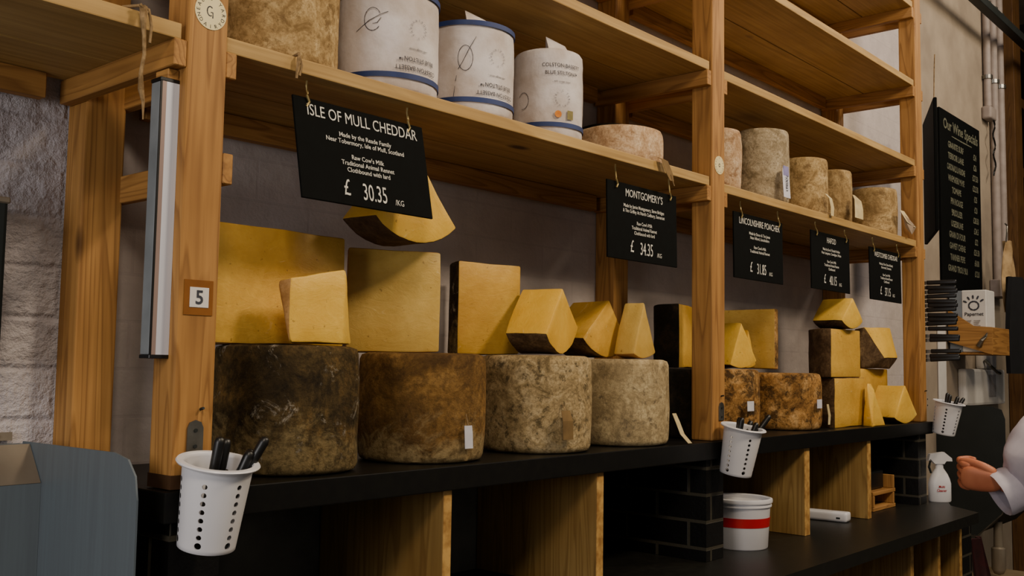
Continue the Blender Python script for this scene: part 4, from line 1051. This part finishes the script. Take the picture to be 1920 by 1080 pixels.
for v in bm.verts:
    v.co += noise.noise_vector(v.co * 8) * .022 + noise.noise_vector(v.co * 19) * .010
obj('coat', bm, M['coat'], root, smooth=70)
ax = (Vector((2.08, -1.06, -.05)) - Vector((2.035, -1.0, -.085))).normalized()
cf = lathe([(.054, .01), (.057, -.003), (.061, -.005), (.064, .003), (.067, .035), (.06, .06), (.055, .04), (.054, .01)], 40, wob=.009, sc=11, seed=3, cap=False)
bmesh.ops.transform(cf, matrix=Matrix.Translation(Vector((2.026, -.982, -.086)) - PB0) @ ax.to_track_quat('Z', 'Y').to_matrix().to_4x4(), verts=cf.verts)
obj('cuff', cf, M['coat'], root, smooth=60)
TJ = [P(2.45, -1.52, -.45, .19, .15), P(2.36, -1.52, -.55, .13), P(2.35, -1.5, -.98, .09), P(2.35, -1.53, -1.42, .07), P(2.54, -1.52, -.55, .13), P(2.55, -1.5, -.98, .09), P(2.55, -1.53, -1.42, .07)]
obj('trousers', skin_mesh('tr', TJ, [(0, 1), (1, 2), (2, 3), (0, 4), (4, 5), (5, 6)]), M['trousers'], root, smooth=70)
q = bmesh.new(); bmesh.ops.create_uvsphere(q, u_segments=24, v_segments=16, radius=.118)
bmesh.ops.delete(q, geom=[v for v in q.verts if v.co.z < -.02 and v.co.dot(fd) > -.02], context='VERTS')
bmesh.ops.translate(q, vec=hc + Vector((0, 0, .03)) - fd * .02, verts=q.verts); obj('hair', q, M['hair'], root, smooth=70)

# ------------------------------------------------------------------ lights, world
def area(name, loc, target, size, energy, col, sy=None):
    l = bpy.data.lights.new(name, 'AREA'); l.energy = energy; l.color = col; l.size = size
    if sy: l.shape = 'RECTANGLE'; l.size_y = sy
    o = bpy.data.objects.new(name, l); C.objects.link(o); o.location = loc
    o.rotation_euler = (Vector(target) - Vector(loc)).to_track_quat('-Z', 'Y').to_euler(); return o
area('lamp_key', (1.9, -2.6, 2.9), (1.2, .1, .5), .6, 92, (1, .82, .60))
area('lamp_far', (4.6, -2.4, 3.0), (4.0, .1, .5), .6, 66, (1, .82, .60))
area('lamp_left', (-1.3, -2.3, 2.6), (.2, .2, .5), .7, 48, (1, .84, .66))
area('window_glow', (-2.6, -.9, .6), (-.1, .5, -.1), 1.2, 36, (1, .96, .95))
area('lamp_wall', (6.6, -1.6, 3.4), (6.8, .5, 1.6), .6, 48, (1, .86, .68))
area('lamp_cool', (3.3, -1.2, 3.6), (5.1, .5, 1.9), .3, 22, (.87, .87, 1))
w = bpy.data.worlds.new('World'); bpy.context.scene.world = w; w.use_nodes = True
w.node_tree.nodes['Background'].inputs['Color'].default_value = (.9, .86, .8, 1); w.node_tree.nodes['Background'].inputs['Strength'].default_value = .16

# ------------------------------------------------------------------ camera
fw = Vector((.75062968, .65611751, .07787747)); rt = Vector((.65713384, -.75361713, .01537316)); uu = Vector((-.06877639, -.03963637, .9968444))
cam = bpy.data.cameras.new('camera'); co = bpy.data.objects.new('camera', cam); C.objects.link(co)
cam.sensor_width = 36; cam.lens = 1873.4996 / 1920 * 36; cam.clip_start = .02; cam.clip_end = 60
co.matrix_world = Matrix(((rt.x, uu.x, -fw.x, -1.0713024), (rt.y, uu.y, -fw.y, -1.8295973), (rt.z, uu.z, -fw.z, .2580656), (0, 0, 0, 1)))
bpy.context.scene.camera = co

# true size: one unit is 0.82 m
bpy.context.view_layer.update()
for o in list(C.objects):
    if o.parent is None:
        o.location = o.location * S
        if o.type in ('MESH', 'EMPTY'): o.scale = o.scale * S
        elif o.type == 'LIGHT':
            o.data.energy *= S * S; o.data.size *= S
sc = bpy.context.scene
sc.view_settings.view_transform = 'AgX'; sc.view_settings.look = 'None'; sc.view_settings.exposure = 0.0
